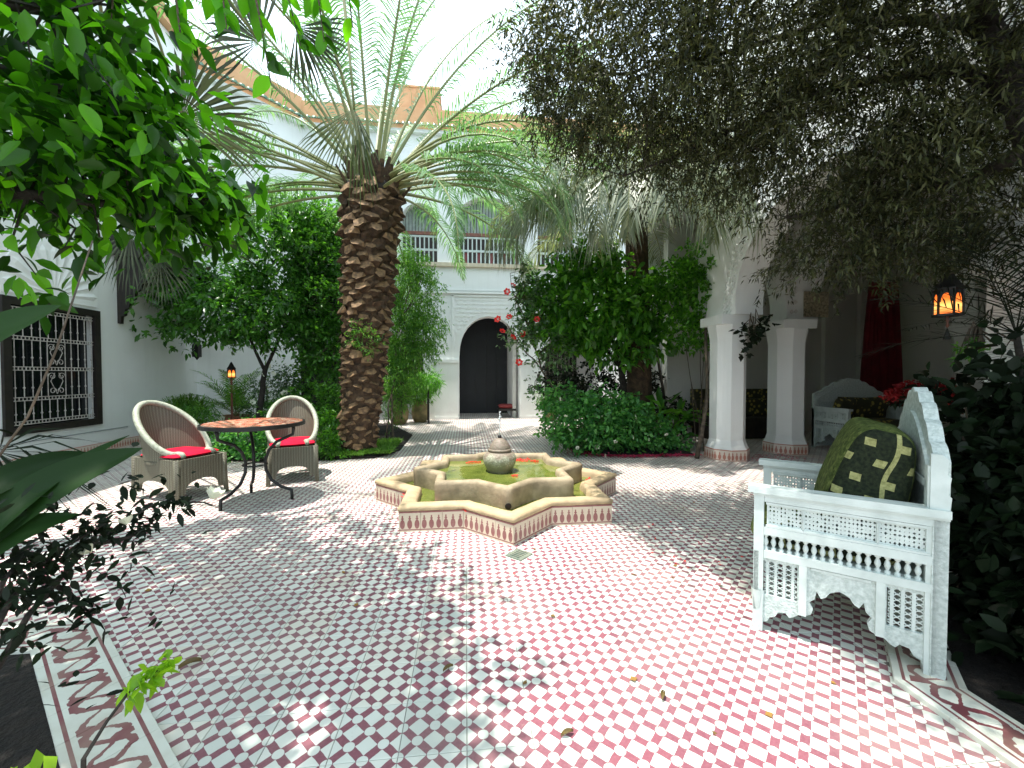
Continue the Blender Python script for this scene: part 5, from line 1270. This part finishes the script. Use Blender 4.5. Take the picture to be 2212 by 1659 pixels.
# undergrowth in the palm bed and elsewhere
def grass(name, n, fn, L, mat, label, cat='grass', w=.012, lean=.5, kind='stuff'):
    C = np.array([fn() for _ in range(n)]); D = np.stack([rng.normal(0, lean, n), rng.normal(0, lean, n), np.ones(n)], 1)
    V, F = leaves_geo(C, D, rng.uniform(.6, 1.3, n)*L, w, .2, .35); return tag(link(name, np_mesh(name, V, F, mat)), label, cat, kind=kind)
grass('ground_cover', 2600, lambda: (rng.uniform(-1.75, -1.14), 6.35+1.2*rng.random()**1.4, .05), .13, LF_GRASS, 'grassy green ground cover at the foot of the palm')
grass('ground_cover', 700, lambda: (rng.uniform(-2.4, -1.5), rng.uniform(6.22, 6.5), .05), .12, LF_GRASS, 'low green tufts along the front edge of the palm bed')
def shrub(name, label, blobs, twigs, per, L, W, mat, loc, cat='bush', **kw):
    loc = Vector(loc); t = thing(name, label, cat, loc); me, P, td = crown_mesh('foliage', blobs, twigs, per, L, W, mat, **kw); me.transform(Matrix.Translation(-loc)); link('foliage', me, t)
    st_ = MB(); 
    for i in rng.choice(len(P), min(5 if 'vine' in name else 12, len(P)), replace=False):
        p_ = P[i]; st_.tube([(loc.x+rng.normal(0, .05), loc.y+rng.normal(0, .05), max(0, loc.z)), ((loc.x+p_[0])/2, (loc.y+p_[1])/2, (loc.z+p_[2])*.55), tuple(p_)], [.008, .006, .003], 4, cap=False)
    part(t, 'stem', st_, BARK, w=True); return t
shrub('gardenia_bush', 'leafy shrub seen under the mosaic table', [(at(530, 960, 6.6), (.45, .35, .30)), (at(600, 975, 6.6), (.45, .3, .25)), (at(500, 985, 6.5), (.25, .2, .18))], 620, 7, .06, .036, LF_ROSE, at(550, 1000, 6.6).xy.to_3d())
shrub('green_shrub', 'bright small leaved shrub between the chair and the palm', [(at(705, 965, 6.4), (.16, .2, .22)), (at(730, 980, 6.35), (.13, .15, .12)), (at(700, 920, 6.9), (.2, .2, .25))], 260, 7, .05, .03, LF_LIME, (-2.5, 6.4, 0))
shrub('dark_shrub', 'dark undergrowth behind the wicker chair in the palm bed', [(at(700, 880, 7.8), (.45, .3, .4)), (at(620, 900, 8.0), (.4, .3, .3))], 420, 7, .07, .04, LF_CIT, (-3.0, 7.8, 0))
shrub('white_rose_bush', 'pale flowering bush against the left wall behind the table', [(at(600, 850, 9.0), (.42, .3, .42)), (at(570, 890, 8.9), (.4, .3, .2)), (at(625, 830, 9.1), (.25, .2, .3))], 420, 6, .06, .035, LF_HIB, (-4.3, 9.0, 0))
flowers([at(u, v, 8.6) for u, v in ((578, 790), (590, 808), (567, 812), (470, 893), (545, 870), (615, 850), (560, 905), (480, 905), (430, 925))], 'white_flower', 'white flower in the planting by the left wall', 'white flowers by the left wall', 1.9)
# pots along the left wall
def pot(parent, r=.18, h=.3, mat=None, name='pot'):
    part(parent, name, MB().lathe([(0, 0), (r*.66, 0), (r*.95, h*.9), (r*1.08, h*.9), (r*1.08, h), (r*.95, h), (r*.9, h*.9), (0, h*.88)], 20), mat or TERRA, smooth=False)
def grass_pot(loc, label, r, h, n, L, mat, lean=.55, w=.010):
    t = thing('potted_plant', label, 'potted plant', loc); pot(t, r, h)
    C = rng.normal(0, r*.35, (n, 3)); C[:, 2] = h*.95; D = np.stack([rng.normal(0, lean, n), rng.normal(0, lean, n), np.ones(n)], 1); LL = rng.uniform(.5, 1.1, n)*L
    V, F = leaves_geo(C, D, LL, w, .2, .45, wide=.6); link('leaves', np_mesh('leaves', V, F, mat), t); return t
grass_pot((at(405, 900, 8.7).x, 8.7, 0), 'fine leaved grassy plant in a terracotta pot by the left wall', .22, .36, 900, .85, LF_GRASS)
t = thing('potted_plant', 'large feathery palm in a clay pot behind the lantern post', 'potted plant', (at(510, 900, 9.2).x, 9.2, 0)); pot(t, .26, .4)
for k in range(20):
    me = frond_mesh('frond', 1.15+rng.uniform(-.2, .25), radians(82-55*k/20), 1.2, 26, .26, .02, LF_VINE, rseg=8, r0=.008); o = link('frond', me, t); o.location = (0, 0, .38); o.rotation_euler = (0, 0, k*ga)
t = thing('potted_plant', 'drooping spiky plant in a low pot behind the table edge', 'potted plant', (at(420, 930, 8.0).x, 8.0, 0)); pot(t, .2, .3)
me, _, _ = crown_mesh('foliage', [((0, 0, .45), (.3, .3, .25))], 140, 7, .16, .02, LF_VINE, spread=.1, down=.4); link('foliage', me, t)
# big clay jars by the back arcade
def jar(loc, label, s=1.0, leaf=LF_VINE, plant=1):
    t = thing('clay_jar', label, 'jar', loc); part(t, 'jar_body', MB().lathe([(0, 0), (.17*s, 0), (.24*s, .12*s), (.27*s, .32*s), (.24*s, .5*s), (.17*s, .60*s), (.20*s, .66*s), (.18*s, .67*s), (.14*s, .6*s)], 24), pbr('clay_'+str(round(s*100)), (.30, .22, .10), (.14, .12, .05), 6, .8, .4, 30), smooth=True)
    if plant: me, _, _ = crown_mesh('foliage', [((0, 0, .95*s), (.35*s, .35*s, .35*s))], 120, 7, .13, .03, leaf, spread=.12, down=.2); link('foliage', me, t)
    return t
jar((at(908, 895, 11.0).x, 11.0, 0), 'big clay jar with a plant left of the door pier', .85)
jar((at(862, 895, 10.6).x, 10.6, 0), 'greenish clay jar half hidden behind slim stems', .9, LF_GRASS)
jar((at(1190, 895, 10.9).x, 10.9, 0), 'clay jar with red leaved plant right of the door pier', .7, LF_HIB)
t = thing('potted_fern', 'light green fern arching before the left door pier', 'potted plant', (at(925, 820, 10.7).x, 10.7, 0)); part(t, 'stand', MB().tube([(0, 0, 0), (0, 0, .95)], .03, 6), IRON)
me, _, _ = crown_mesh('foliage', [((0, 0, 1.08), (.32, .25, .16))], 120, 8, .16, .02, LF_LIME, spread=.12, down=.3); link('foliage', me, t)
# cushion bench inside the door arch
t = thing('door_bench', 'low bench with a red cushion inside the arched doorway', 'bench', (1.2, 12.2, 0)); part(t, 'bench_seat', MB().box((0, 0, .22), (.5, .5, .06)), DARKWOOD)
for a_ in (-.2, .2):
    for b_ in (-.2, .2): part(t, 'leg', MB().box((a_, b_, .1), (.04, .04, .2)), DARKWOOD)
cushion((1.2, 12.2, .31), Euler((pi/2, 0, 0)), (.5, .13, .5), pbr('dull_red', (.26, .03, .03)), 'dull red cushion on the bench inside the arched doorway')
# right-hand planting behind the rose bush
shrub('banana_plant', 'broad leaved plant at the corner of the right bed beside the column', [(at(1440, 920, 6.9), (.3, .25, .3))], 26, 3, .38, .10, LF_LIME, (3.3, 6.8, 0), cat='plant', spread=.15)
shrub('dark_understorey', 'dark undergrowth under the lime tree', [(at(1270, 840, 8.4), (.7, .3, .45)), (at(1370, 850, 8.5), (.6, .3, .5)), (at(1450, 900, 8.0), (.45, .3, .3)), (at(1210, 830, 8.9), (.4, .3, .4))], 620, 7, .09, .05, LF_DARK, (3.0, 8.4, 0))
solo('slim_tree_trunk', MB().tube([at(1505, 990, 5.75), at(1515, 940, 5.8), at(1528, 860, 5.9), at(1524, 700, 6.0)], [.035, .03, .025, .02], 8), BARK, 'thin leaning brown tree trunk just left of the first column', 'tree trunk', at(1505, 990, 5.75), smooth=True)
solo('slim_tree_trunk', MB().tube([at(1440, 930, 7.9), at(1432, 840, 7.9), at(1415, 740, 7.9)], [.035, .03, .025], 8), BARKD, 'thin dark bowed trunk before the white niche wall', 'tree trunk', at(1440, 930, 7.9), smooth=True)
shrub('climbing_vine', 'bright climbing vine covering the left edge of the pavilion', [(at(1505, 640, 6.3), (.26, .3, .42)), (at(1500, 720, 6.3), (.22, .25, .25)), (at(1475, 600, 6.5), (.4, .3, .3)), (at(1512, 560, 6.2), (.2, .25, .3))], 560, 7, .07, .045, LF_LIME, at(1510, 980, 6.3).xy.to_3d(), cat='vine')
shrub('tendril_vine', 'dark vine leaves dangling under the first arch', [(at(1622, 715, 5.3), (.10, .08, .08)), (at(1645, 700, 5.3), (.06, .06, .06)), (at(1608, 745, 5.3), (.05, .05, .08))], 26, 4, .09, .07, LF_DARK, at(1622, 700, 5.3), cat='vine')

# olive tree overhead on the right
ob = V3((3.5, 1.5, 0))
OL = [(at(1300, 100, 3.2), (.70, .8, .45)), (at(1440, 200, 3.2), (.75, .9, .42)), (at(1600, 270, 3.2), (.66, .8, .36)), (at(1560, 130, 2.8), (.9, .8, .55)), (at(1790, 310, 2.9), (.72, .8, .46)), (at(1830, 530, 2.9), (.50, .6, .17)), (at(1770, 560, 3.0), (.22, .5, .11)),
      (at(1900, 200, 2.5), (.8, .7, .65)), (at(1960, 450, 2.7), (.65, .6, .30)), (at(1500, 380, 3.3), (.32, .5, .15)), (at(1230, 210, 3.4), (.38, .5, .26)), (at(1380, 300, 3.5), (.38, .5, .20)), (at(2080, 380, 2.4), (.5, .5, .45)), (at(1700, -40, 2.8), (1.1, .8, .45)),
      (at(2130, 540, 2.6), (.35, .4, .12)), (at(1180, 110, 3.4), (.28, .5, .28)), (at(1930, 570, 2.8), (.38, .4, .12)), (V3((3.3, 1.0, 3.4)), (.9, 1.0, .6)), (at(2100, 120, 2.3), (.6, .5, .5)), (V3((2.2, 1.6, 4.6)), (1.0, .9, .4)), (V3((2.5, .8, 4.3)), (1.0, .9, .5)), (V3((3.0, 2.4, 4.6)), (1.0, .8, .4))]  # last high blobs are out of view, added to shade armchair and bushes
olive = thing('olive_tree', 'large olive tree overhanging the whole upper right', 'tree', ob)
limbs = [([ob, V3((3.35, 1.65, 1.6)), at(2260, 330, 1.9), at(2200, 190, 2.0)], .13, .085), ([at(2200, 190, 2.0), at(2140, 70, 2.15), at(2080, -40, 2.3)], .075, .05), ([at(2205, 220, 2.0), at(2080, 150, 2.3), at(1900, 170, 2.6), at(1700, 220, 2.9)], .045, .02),
         ([at(2140, 70, 2.15), at(1990, 40, 2.6), at(1750, 60, 3.0), at(1500, 130, 3.2)], .05, .015), ([at(2210, 330, 1.95), at(2090, 390, 2.4), at(1900, 430, 2.8), at(1700, 470, 3.0)], .04, .012), ([at(1700, 220, 2.9), at(1500, 320, 3.2), at(1350, 380, 3.4)], .02, .008), ([at(1500, 130, 3.2), at(1300, 160, 3.3), at(1200, 180, 3.4)], .015, .006)]
tips = []
for i, (pts, r0, r1) in enumerate(limbs):
    P = []
    for a_, b_ in zip(pts[:-1], pts[1:]): P += limb_pts(a_, b_, 4, .06)[:-1]
    P.append(Vector(pts[-1])); n = len(P)
    part(olive, 'trunk' if i == 0 else 'limb', MB().tube(P, [r0+(r1-r0)*k/(n-1) for k in range(n)], 8), BARKD, smooth=True, w=True); tips += P[2:] if i else []
me, P, td = crown_mesh('crown', OL, 7600, 20, .054, .0125, LF_OLIVE, spread=.055, droop=.12, out=.5, shell=.40, fold=.1, down=.30, twl=.27)
me.transform(Matrix.Translation(-ob)); link('crown', me, olive)
tw = MB(); twig_mb(P, td, tw, tips, 260, .0035); part(olive, 'twigs', tw, BARKD, w=True, kind='stuff')
UO = [(V3((1.15, 1.95, 4.4)), (.55, .55, .30)), (V3((1.45, 1.25, 4.4)), (.65, .55, .30)), (V3((2.1, 1.5, 4.3)), (.7, .7, .35)), (V3((1.9, .7, 4.2)), (.8, .5, .3))]  # unseen leaf masses added overhead to keep the sun off the armchair
me, P, td = crown_mesh('unseen_shade_crown', UO, 4200, 11, .06, .016, LF_OLIVE, spread=.10, droop=.12, out=.5, shell=.2, fold=.1, down=.25, twl=.16)
me.transform(Matrix.Translation(-ob)); link('unseen_shade_crown', me, olive)
part(olive, 'limb', MB().tube([at(2140, 70, 2.15), V3((2.4, 1.9, 3.9)), V3((1.7, 1.6, 4.3)), V3((1.1, 1.8, 4.45))], [.05, .04, .025, .01], 7), BARKD, smooth=True, w=True)

# foreground tree on the left: 260 big leaves told apart, the rest as one crown
lb_ = V3((-3.0, 1.2, 0))
ftree = thing('broadleaf_tree', 'broad leaved tree filling the upper left, leaves lit bright green', 'tree', lb_)
LB = [(at(40, 230, 1.9), (.62, .5, .62)), (at(190, 280, 2.1), (.48, .5, .42)), (at(310, 400, 2.2), (.36, .4, .26)), (at(60, 350, 1.9), (.5, .4, .14)), (at(60, 40, 1.9), (.55, .45, .45)), (at(390, 430, 2.3), (.26, .3, .18)), (at(210, 385, 2.0), (.40, .4, .12)), (at(450, 450, 2.4), (.16, .22, .12)), (at(400, 350, 2.3), (.22, .25, .16)), (at(480, 420, 2.4), (.14, .2, .08))]
blimbs = [([lb_, lb_+V3((.05, .1, 1.7)), lb_+V3((.4, .4, 2.6))], .10, .06), ([lb_+V3((.4, .4, 2.6)), at(150, 200, 2.0), at(330, 330, 2.2)], .03, .01), ([lb_+V3((.1, .2, 2.0)), at(60, 420, 1.9), at(260, 440, 2.1), at(400, 430, 2.3)], .03, .008), ([lb_+V3((.4, .4, 2.6)), at(100, 20, 1.8), at(330, -60, 1.8), at(600, -30, 1.7)], .03, .01)]
tips = []
for i, (pts, r0, r1) in enumerate(blimbs):
    P = []
    for a_, b_ in zip(pts[:-1], pts[1:]): P += limb_pts(a_, b_, 4, .06)[:-1]
    P.append(Vector(pts[-1])); n = len(P); part(ftree, 'trunk' if i == 0 else 'limb', MB().tube(P, [r0+(r1-r0)*k/(n-1) for k in range(n)], 8), BARKD, smooth=True, w=True); tips += P[1:] if i else []
me, P, td = crown_mesh('crown', LB, 560, 6, .086, .042, LF_BIG, spread=.15, droop=.25, down=.35, shell=.45, out=.35, hi=True)
me.transform(Matrix.Translation(-lb_)); link('crown', me, ftree)
tw = MB(); twig_mb(P, td, tw, tips, 110, .004); part(ftree, 'twigs', tw, BARKD, w=True, kind='stuff')
# curved single leaf mesh, veined fold
def leaf_me(name, L, W, mat, curl=.25, fold=.22, n=9, tipw=.0):
    mb = MB()
    for i in range(n+1):
        t = i/n; w = W/2*max(tipw, sin(pi*t**.8)**.85) if t < 1 else 0.0004; z = -curl*L*t*t; x = L*t
        mb.v += [(x, -w, z+fold*w), (x, 0, z), (x, w, z+fold*w)]
    for i in range(n):
        a = i*3; mb.f += [(a, a+1, a+4, a+3), (a+1, a+2, a+5, a+4)]
    mb.m = [0]*len(mb.f)
    me = bpy.data.meshes.new(name); me.from_pydata(mb.v, [], mb.f); me.materials.append(mat); me.polygons.foreach_set('use_smooth', [True]*len(mb.f)); me.update(); return me
lme = [leaf_me('leaf', .115, .055, LF_BIGO, .15), leaf_me('leaf', .13, .062, LF_BIGO, .35), leaf_me('leaf', .10, .052, LF_BIGO, .05, .35)]
def put_leaf(parent, p_, az, pitch, roll, s_, me=None):
    o = link('leaf', me or lme[rng.integers(3)], parent); o.location = Vector(p_)-base_of(parent); o.rotation_euler = Euler((roll, pitch, az), 'XYZ'); o.scale = (s_,)*3; return o
PP, dd_ = blob_pts(LB, 215, .7)
for p_ in PP: put_leaf(ftree, p_, rng.uniform(-1.2, 1.6), rng.uniform(.1, 1.2), rng.normal(0, .5), rng.uniform(.6, 1.05))
# hanging sprigs along the top edge
for (u0, v0, u1, v1, Y_, n_) in ((540, -60, 585, 180, 1.7, 9), (370, -60, 395, 120, 1.7, 9), (600, -60, 650, 100, 1.9, 9), (680, -40, 700, 90, 1.9, 8), (740, -80, 762, 60, 1.6, 4), (280, 150, 460, 260, 2.1, 8), (380, 380, 560, 420, 2.3, 9), (420, 440, 530, 520, 2.3, 8), (250, -40, 240, 50, 1.8, 5), (470, -60, 490, 60, 1.7, 7)):
    A = at(u0, v0, Y_); B_ = at(u1, v1, Y_+.05); part(ftree, 'twig', MB().tube([A, A.lerp(B_, .5)+V3((0, 0, .03)), B_], [.005, .004, .002], 5), BARK, w=True)
    for k in range(n_):
        q = A.lerp(B_, (k+.4)/n_); put_leaf(ftree, q, rng.uniform(-.6, 3.6), rng.uniform(.4, 1.25), rng.normal(0, .6), rng.uniform(.75, 1.1)*(.9 if Y_ > 1.8 else 1))
# unseen canopy added above the top of the frame to shade the lower left floor
me, P, td = crown_mesh('unseen_shade_crown', [(V3((-2.1, 1.9, 4.6)), (1.2, .9, .45)), (V3((-1.75, 1.3, 4.9)), (.8, .6, .4)), (V3((-2.6, 2.9, 4.9)), (.9, .7, .4))], 1000, 7, .11, .06, LF_BIG, spread=.2, droop=.2, shell=.3)
me.transform(Matrix.Translation(-lb_)); link('unseen_shade_crown', me, ftree)
part(ftree, 'limb', MB().tube([lb_+V3((.4, .4, 2.6)), V3((-2.4, 1.8, 4.0)), V3((-1.4, 1.6, 4.8))], [.05, .035, .015], 7), BARKD, smooth=True, w=True)

# foreground strap leaves
def strap(parent, base, tip, W, mat, sag=.12, up=(0, 0, 1), n=16, roll=0.0):
    b_, t_ = V3(base), V3(tip); L = (t_-b_).length; d = (t_-b_).normalized(); sd = d.cross(V3(up)).normalized(); nn = sd.cross(d)
    if roll: q = Matrix.Rotation(roll, 3, d); sd = q@sd; nn = q@nn
    mb = MB()
    for i in range(n+1):
        t = i/n; w = W/2*(sin(pi*min(1, .12+t*.9))**.6 if t < .98 else .03); c = b_.lerp(t_, t)+V3((0, 0, sag*sin(pi*t)))
        mb.v += [tuple(c-sd*w+nn*w*.35), tuple(c-sd*w*.5+nn*w*.12), tuple(c), tuple(c+sd*w*.5+nn*w*.12), tuple(c+sd*w+nn*w*.35)]
    for i in range(n):
        a = i*5
        for k in range(4): mb.f.append((a+k, a+k+1, a+k+6, a+k+5))
    mb.m = [0]*len(mb.f); me = bpy.data.meshes.new('leaf'); off = base_of(parent); me.from_pydata([V3(v)-off for v in mb.v], [], mb.f); me.materials.append(mat); me.polygons.foreach_set('use_smooth', [True]*len(mb.f)); me.update()
    return link('leaf', me, parent)
sp_ = thing('broad_strap_plant', 'plant with huge pointed dark green leaves at the left edge', 'plant', (-1.35, .8, 0))
part(sp_, 'stem', MB().tube([(-1.35, .8, 0), (-1.32, .82, .5), (-1.22, .8, .95)], [.03, .025, .02], 8), BARK, smooth=True, w=True)
strap(sp_, at(-160, 1270, .95), at(308, 968, 1.15), .105, LF_STRAP, .04, (0, -1, .6))
strap(sp_, at(-120, 1250, .9), at(280, 940, 1.25), .045, LF_STRAP, .03, (0, -1, .9))
strap(sp_, at(-160, 820, .85), at(132, 660, .95), .075, LF_STRAP, .012, (0, -1, .5))
strap(sp_, at(-160, 1140, .95), at(262, 992, 1.25), .065, LF_STRAP, .05, (0, -1, .3))
strap(sp_, at(-200, 1340, .9), at(170, 1110, 1.05), .08, LF_STRAP, .04, (0, -1, .8))
part(sp_, 'stem', MB().tube([at(-20, 1010, .95), at(60, 900, .95), at(120, 760, .97), at(200, 520, 1.1)], [.0025, .0022, .002, .0015], 6), BARK, smooth=True, w=True)
# thin spiky papyrus at the left edge
pp = thing('papyrus', 'thin spiky dark stems crossing the left edge above the big leaves', 'plant', (-1.7, 1.3, 0)); pb = MB()
hubp = at(-10, 975, 1.2); part(pp, 'stem', MB().tube([(-1.7, 1.3, 0), (-1.68, 1.25, .6), hubp], [.01, .008, .006], 5), RACH, w=True)
C = np.tile(np.array(hubp), (26, 1)); D = np.stack([rng.uniform(.2, 1.2, 26), rng.normal(0, .4, 26), rng.uniform(-.9, .5, 26)], 1); V_, F_ = leaves_geo(C, D, rng.uniform(.14, .3, 26), .008, .1, .35); link('leaves', np_mesh('leaves', V_-np.array([[-1.7, 1.3, 0]]), F_, LF_DARK), pp)
# jasmine bush in the left foreground, branch arching right, with white flowers
jb = V3((-1.35, 1.0, 0)); jt = thing('white_jasmine_bush', 'dark small leaved bush arching over the lower left with pale flowers', 'bush', jb)
br = [[jb, at(60, 1330, 1.05), at(190, 1180, 1.3), at(330, 1090, 1.5), at(400, 1085, 1.6)], [jb, at(20, 1300, 1.0), at(110, 1200, 1.15), at(230, 1130, 1.3)], [jb, at(10, 1250, .95), at(70, 1180, 1.1)], [at(190, 1180, 1.3), at(280, 1160, 1.4), at(340, 1120, 1.5)], [at(100, 1250, 1.15), at(160, 1290, 1.2), at(200, 1330, 1.2)]]
bp = []
for pts in br:
    part(jt, 'branch', MB().tube(pts, [.008-.006*i/(len(pts)-1) for i in range(len(pts))], 5), BARKD, smooth=True, w=True)
    for a_, b_ in zip(pts[1:-1], pts[2:]): bp += [V3(a_).lerp(V3(b_), t) for t in np.linspace(0, 1, 16)]
for p_, r_, n_ in ((at(70, 1230, 1.1), .12, 45), (at(60, 1130, 1.05), .05, 8), (at(140, 1150, 1.2), .08, 22), (at(110, 1300, 1.1), .10, 25), (at(20, 1340, 1.0), .09, 20), (at(330, 1085, 1.5), .09, 22)):
    bp += [V3(p_)+V3(rng.normal(0, r_, 3)) for _ in range(n_)]
bp = np.array([list(x) for x in bp]); C = np.repeat(bp, 3, 0)+rng.normal(0, .012, (len(bp)*3, 3)); V_, F_ = leaves_hi(C, rng.normal(0, 1, C.shape)+np.array([[0, 0, -.2]]), rng.uniform(.022, .044, len(C)), rng.uniform(.010, .018, len(C)), .2, .1)
link('foliage', np_mesh('foliage', V_-np.array(jb)[None], F_, LF_DARK), jt)
rb = blossom_me('white_rose', CREAM, .030, 7, 1.6)
for (u, v, Y_, lb) in ((458, 1078, 1.55, 'cream white flower nearest the left wicker chair'), (276, 1132, 1.35, 'pale flower hanging from the arching branch'), (198, 1192, 1.25, 'pale greenish flower low on the jasmine bush')):
    o = link('pale_flower', rb); o.location = at(u, v, Y_); o.rotation_euler = (rng.normal(0, .4), rng.normal(0, .4), 0); o.scale = ((1.5 if u > 400 else .9),)*3; tag(o, lb, 'flower')
part(jt, 'branch', MB().tube([at(400, 1085, 1.6), at(440, 1085, 1.58), at(458, 1092, 1.55)], .003, 4), BARKD, w=True)
# yellow green sprig over the border
sg = thing('leafy_sprig', 'bright yellow green sprig on a thin stem over the tiled border', 'plant', at(180, 1640, .78)); A = at(180, 1640, .78)
sps = [A, at(230, 1560, .85), at(275, 1500, .92), at(320, 1462, .98), at(365, 1430, 1.02)]; part(sg, 'stem', MB().tube([V3((A.x, A.y-.02, 0)), A]+sps[1:], [.004]*2+[.003]*4, 5), BARKD, w=True)
C = np.array([list(sps[2].lerp(sps[4], t)) for t in np.linspace(0, 1, 64)])+rng.normal(0, .009, (64, 3)); V_, F_ = leaves_hi(C, rng.normal(0, 1, C.shape), rng.uniform(.024, .040, 64), rng.uniform(.014, .022, 64), .2, .2); link('leaves', np_mesh('leaves', V_-np.array(A)[None], F_, LF_YEL), sg)
sg2 = thing('leafy_sprig', 'yellow green leaf tips poking up at the bottom left edge', 'plant', at(60, 1700, .75)); A2 = at(60, 1700, .75); part(sg2, 'stem', MB().tube([(A2.x, A2.y, 0), A2], .003, 4), BARKD, w=True)
C = np.tile(np.array(A2), (8, 1))+rng.normal(0, .02, (8, 3)); V_, F_ = leaves_geo(C, rng.normal(0, .5, (8, 3))+np.array([[0, 0, 1]]), .045, .02, .2, .1); link('leaves', np_mesh('leaves', V_-np.array(A2)[None], F_, LF_YEL), sg2)

# right foreground planting
rb0 = V3((2.65, 1.45, 0))
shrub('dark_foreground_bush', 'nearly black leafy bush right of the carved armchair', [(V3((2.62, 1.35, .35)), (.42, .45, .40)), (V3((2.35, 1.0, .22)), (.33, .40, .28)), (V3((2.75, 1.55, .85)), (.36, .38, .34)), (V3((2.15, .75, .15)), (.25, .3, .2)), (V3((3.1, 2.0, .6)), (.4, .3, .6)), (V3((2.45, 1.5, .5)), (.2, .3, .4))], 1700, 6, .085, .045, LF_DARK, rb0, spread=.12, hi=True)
shrub('poinsettia', 'tall shrub with broad pointed leaves against the white pillar', [(at(2140, 840, 2.0), (.16, .16, .10)), (at(2190, 880, 1.9), (.16, .16, .12)), (at(2120, 910, 1.9), (.14, .14, .08)), (at(2200, 960, 1.8), (.2, .2, .12))], 34, 5, .13, .06, LF_DARK, (2.75, 1.9, 0), spread=.08, droop=.3, hi=True)
yp = thing('spiky_palm', 'young palm with thin crossing leaflets before the white pillar', 'palm tree', (3.35, 2.1, 0))
yc = at(2195, 720, 2.15)
part(yp, 'trunk', MB().tube([(3.35, 2.1, 0), (3.38, 2.12, 1.0), yc], [.03, .022, .016], 8), BARKD, smooth=True, w=True)
for k in range(17):
    me = frond_mesh('frond', .85+rng.uniform(-.15, .15), radians(80-95*k/17), .7, 20, .30, .009, LF_DARK, rseg=7, r0=.0045, vee=.3, sag=.2, rach=LF_DARK); o = link('frond', me, yp); o.location = yc-yp.location; o.rotation_euler = (0, 0, k*ga)
shrub('yellow_fern', 'small yellow green leafy spray below the glowing lantern', [(at(2095, 755, 2.4), (.07, .05, .04)), (at(2085, 765, 2.4), (.04, .04, .03))], 22, 5, .04, .018, LF_VINE, at(2120, 740, 2.4), cat='plant', spread=.04)
# garden stake by the armchair foot
solo('garden_stake', MB().tube([at(1905, 1400, 1.66), at(1917, 1470, 1.50)], [.006, .006], 6), BARKD, 'thin brown stick leaning under the carved armchair', 'stick', at(1905, 1400, 1.66))
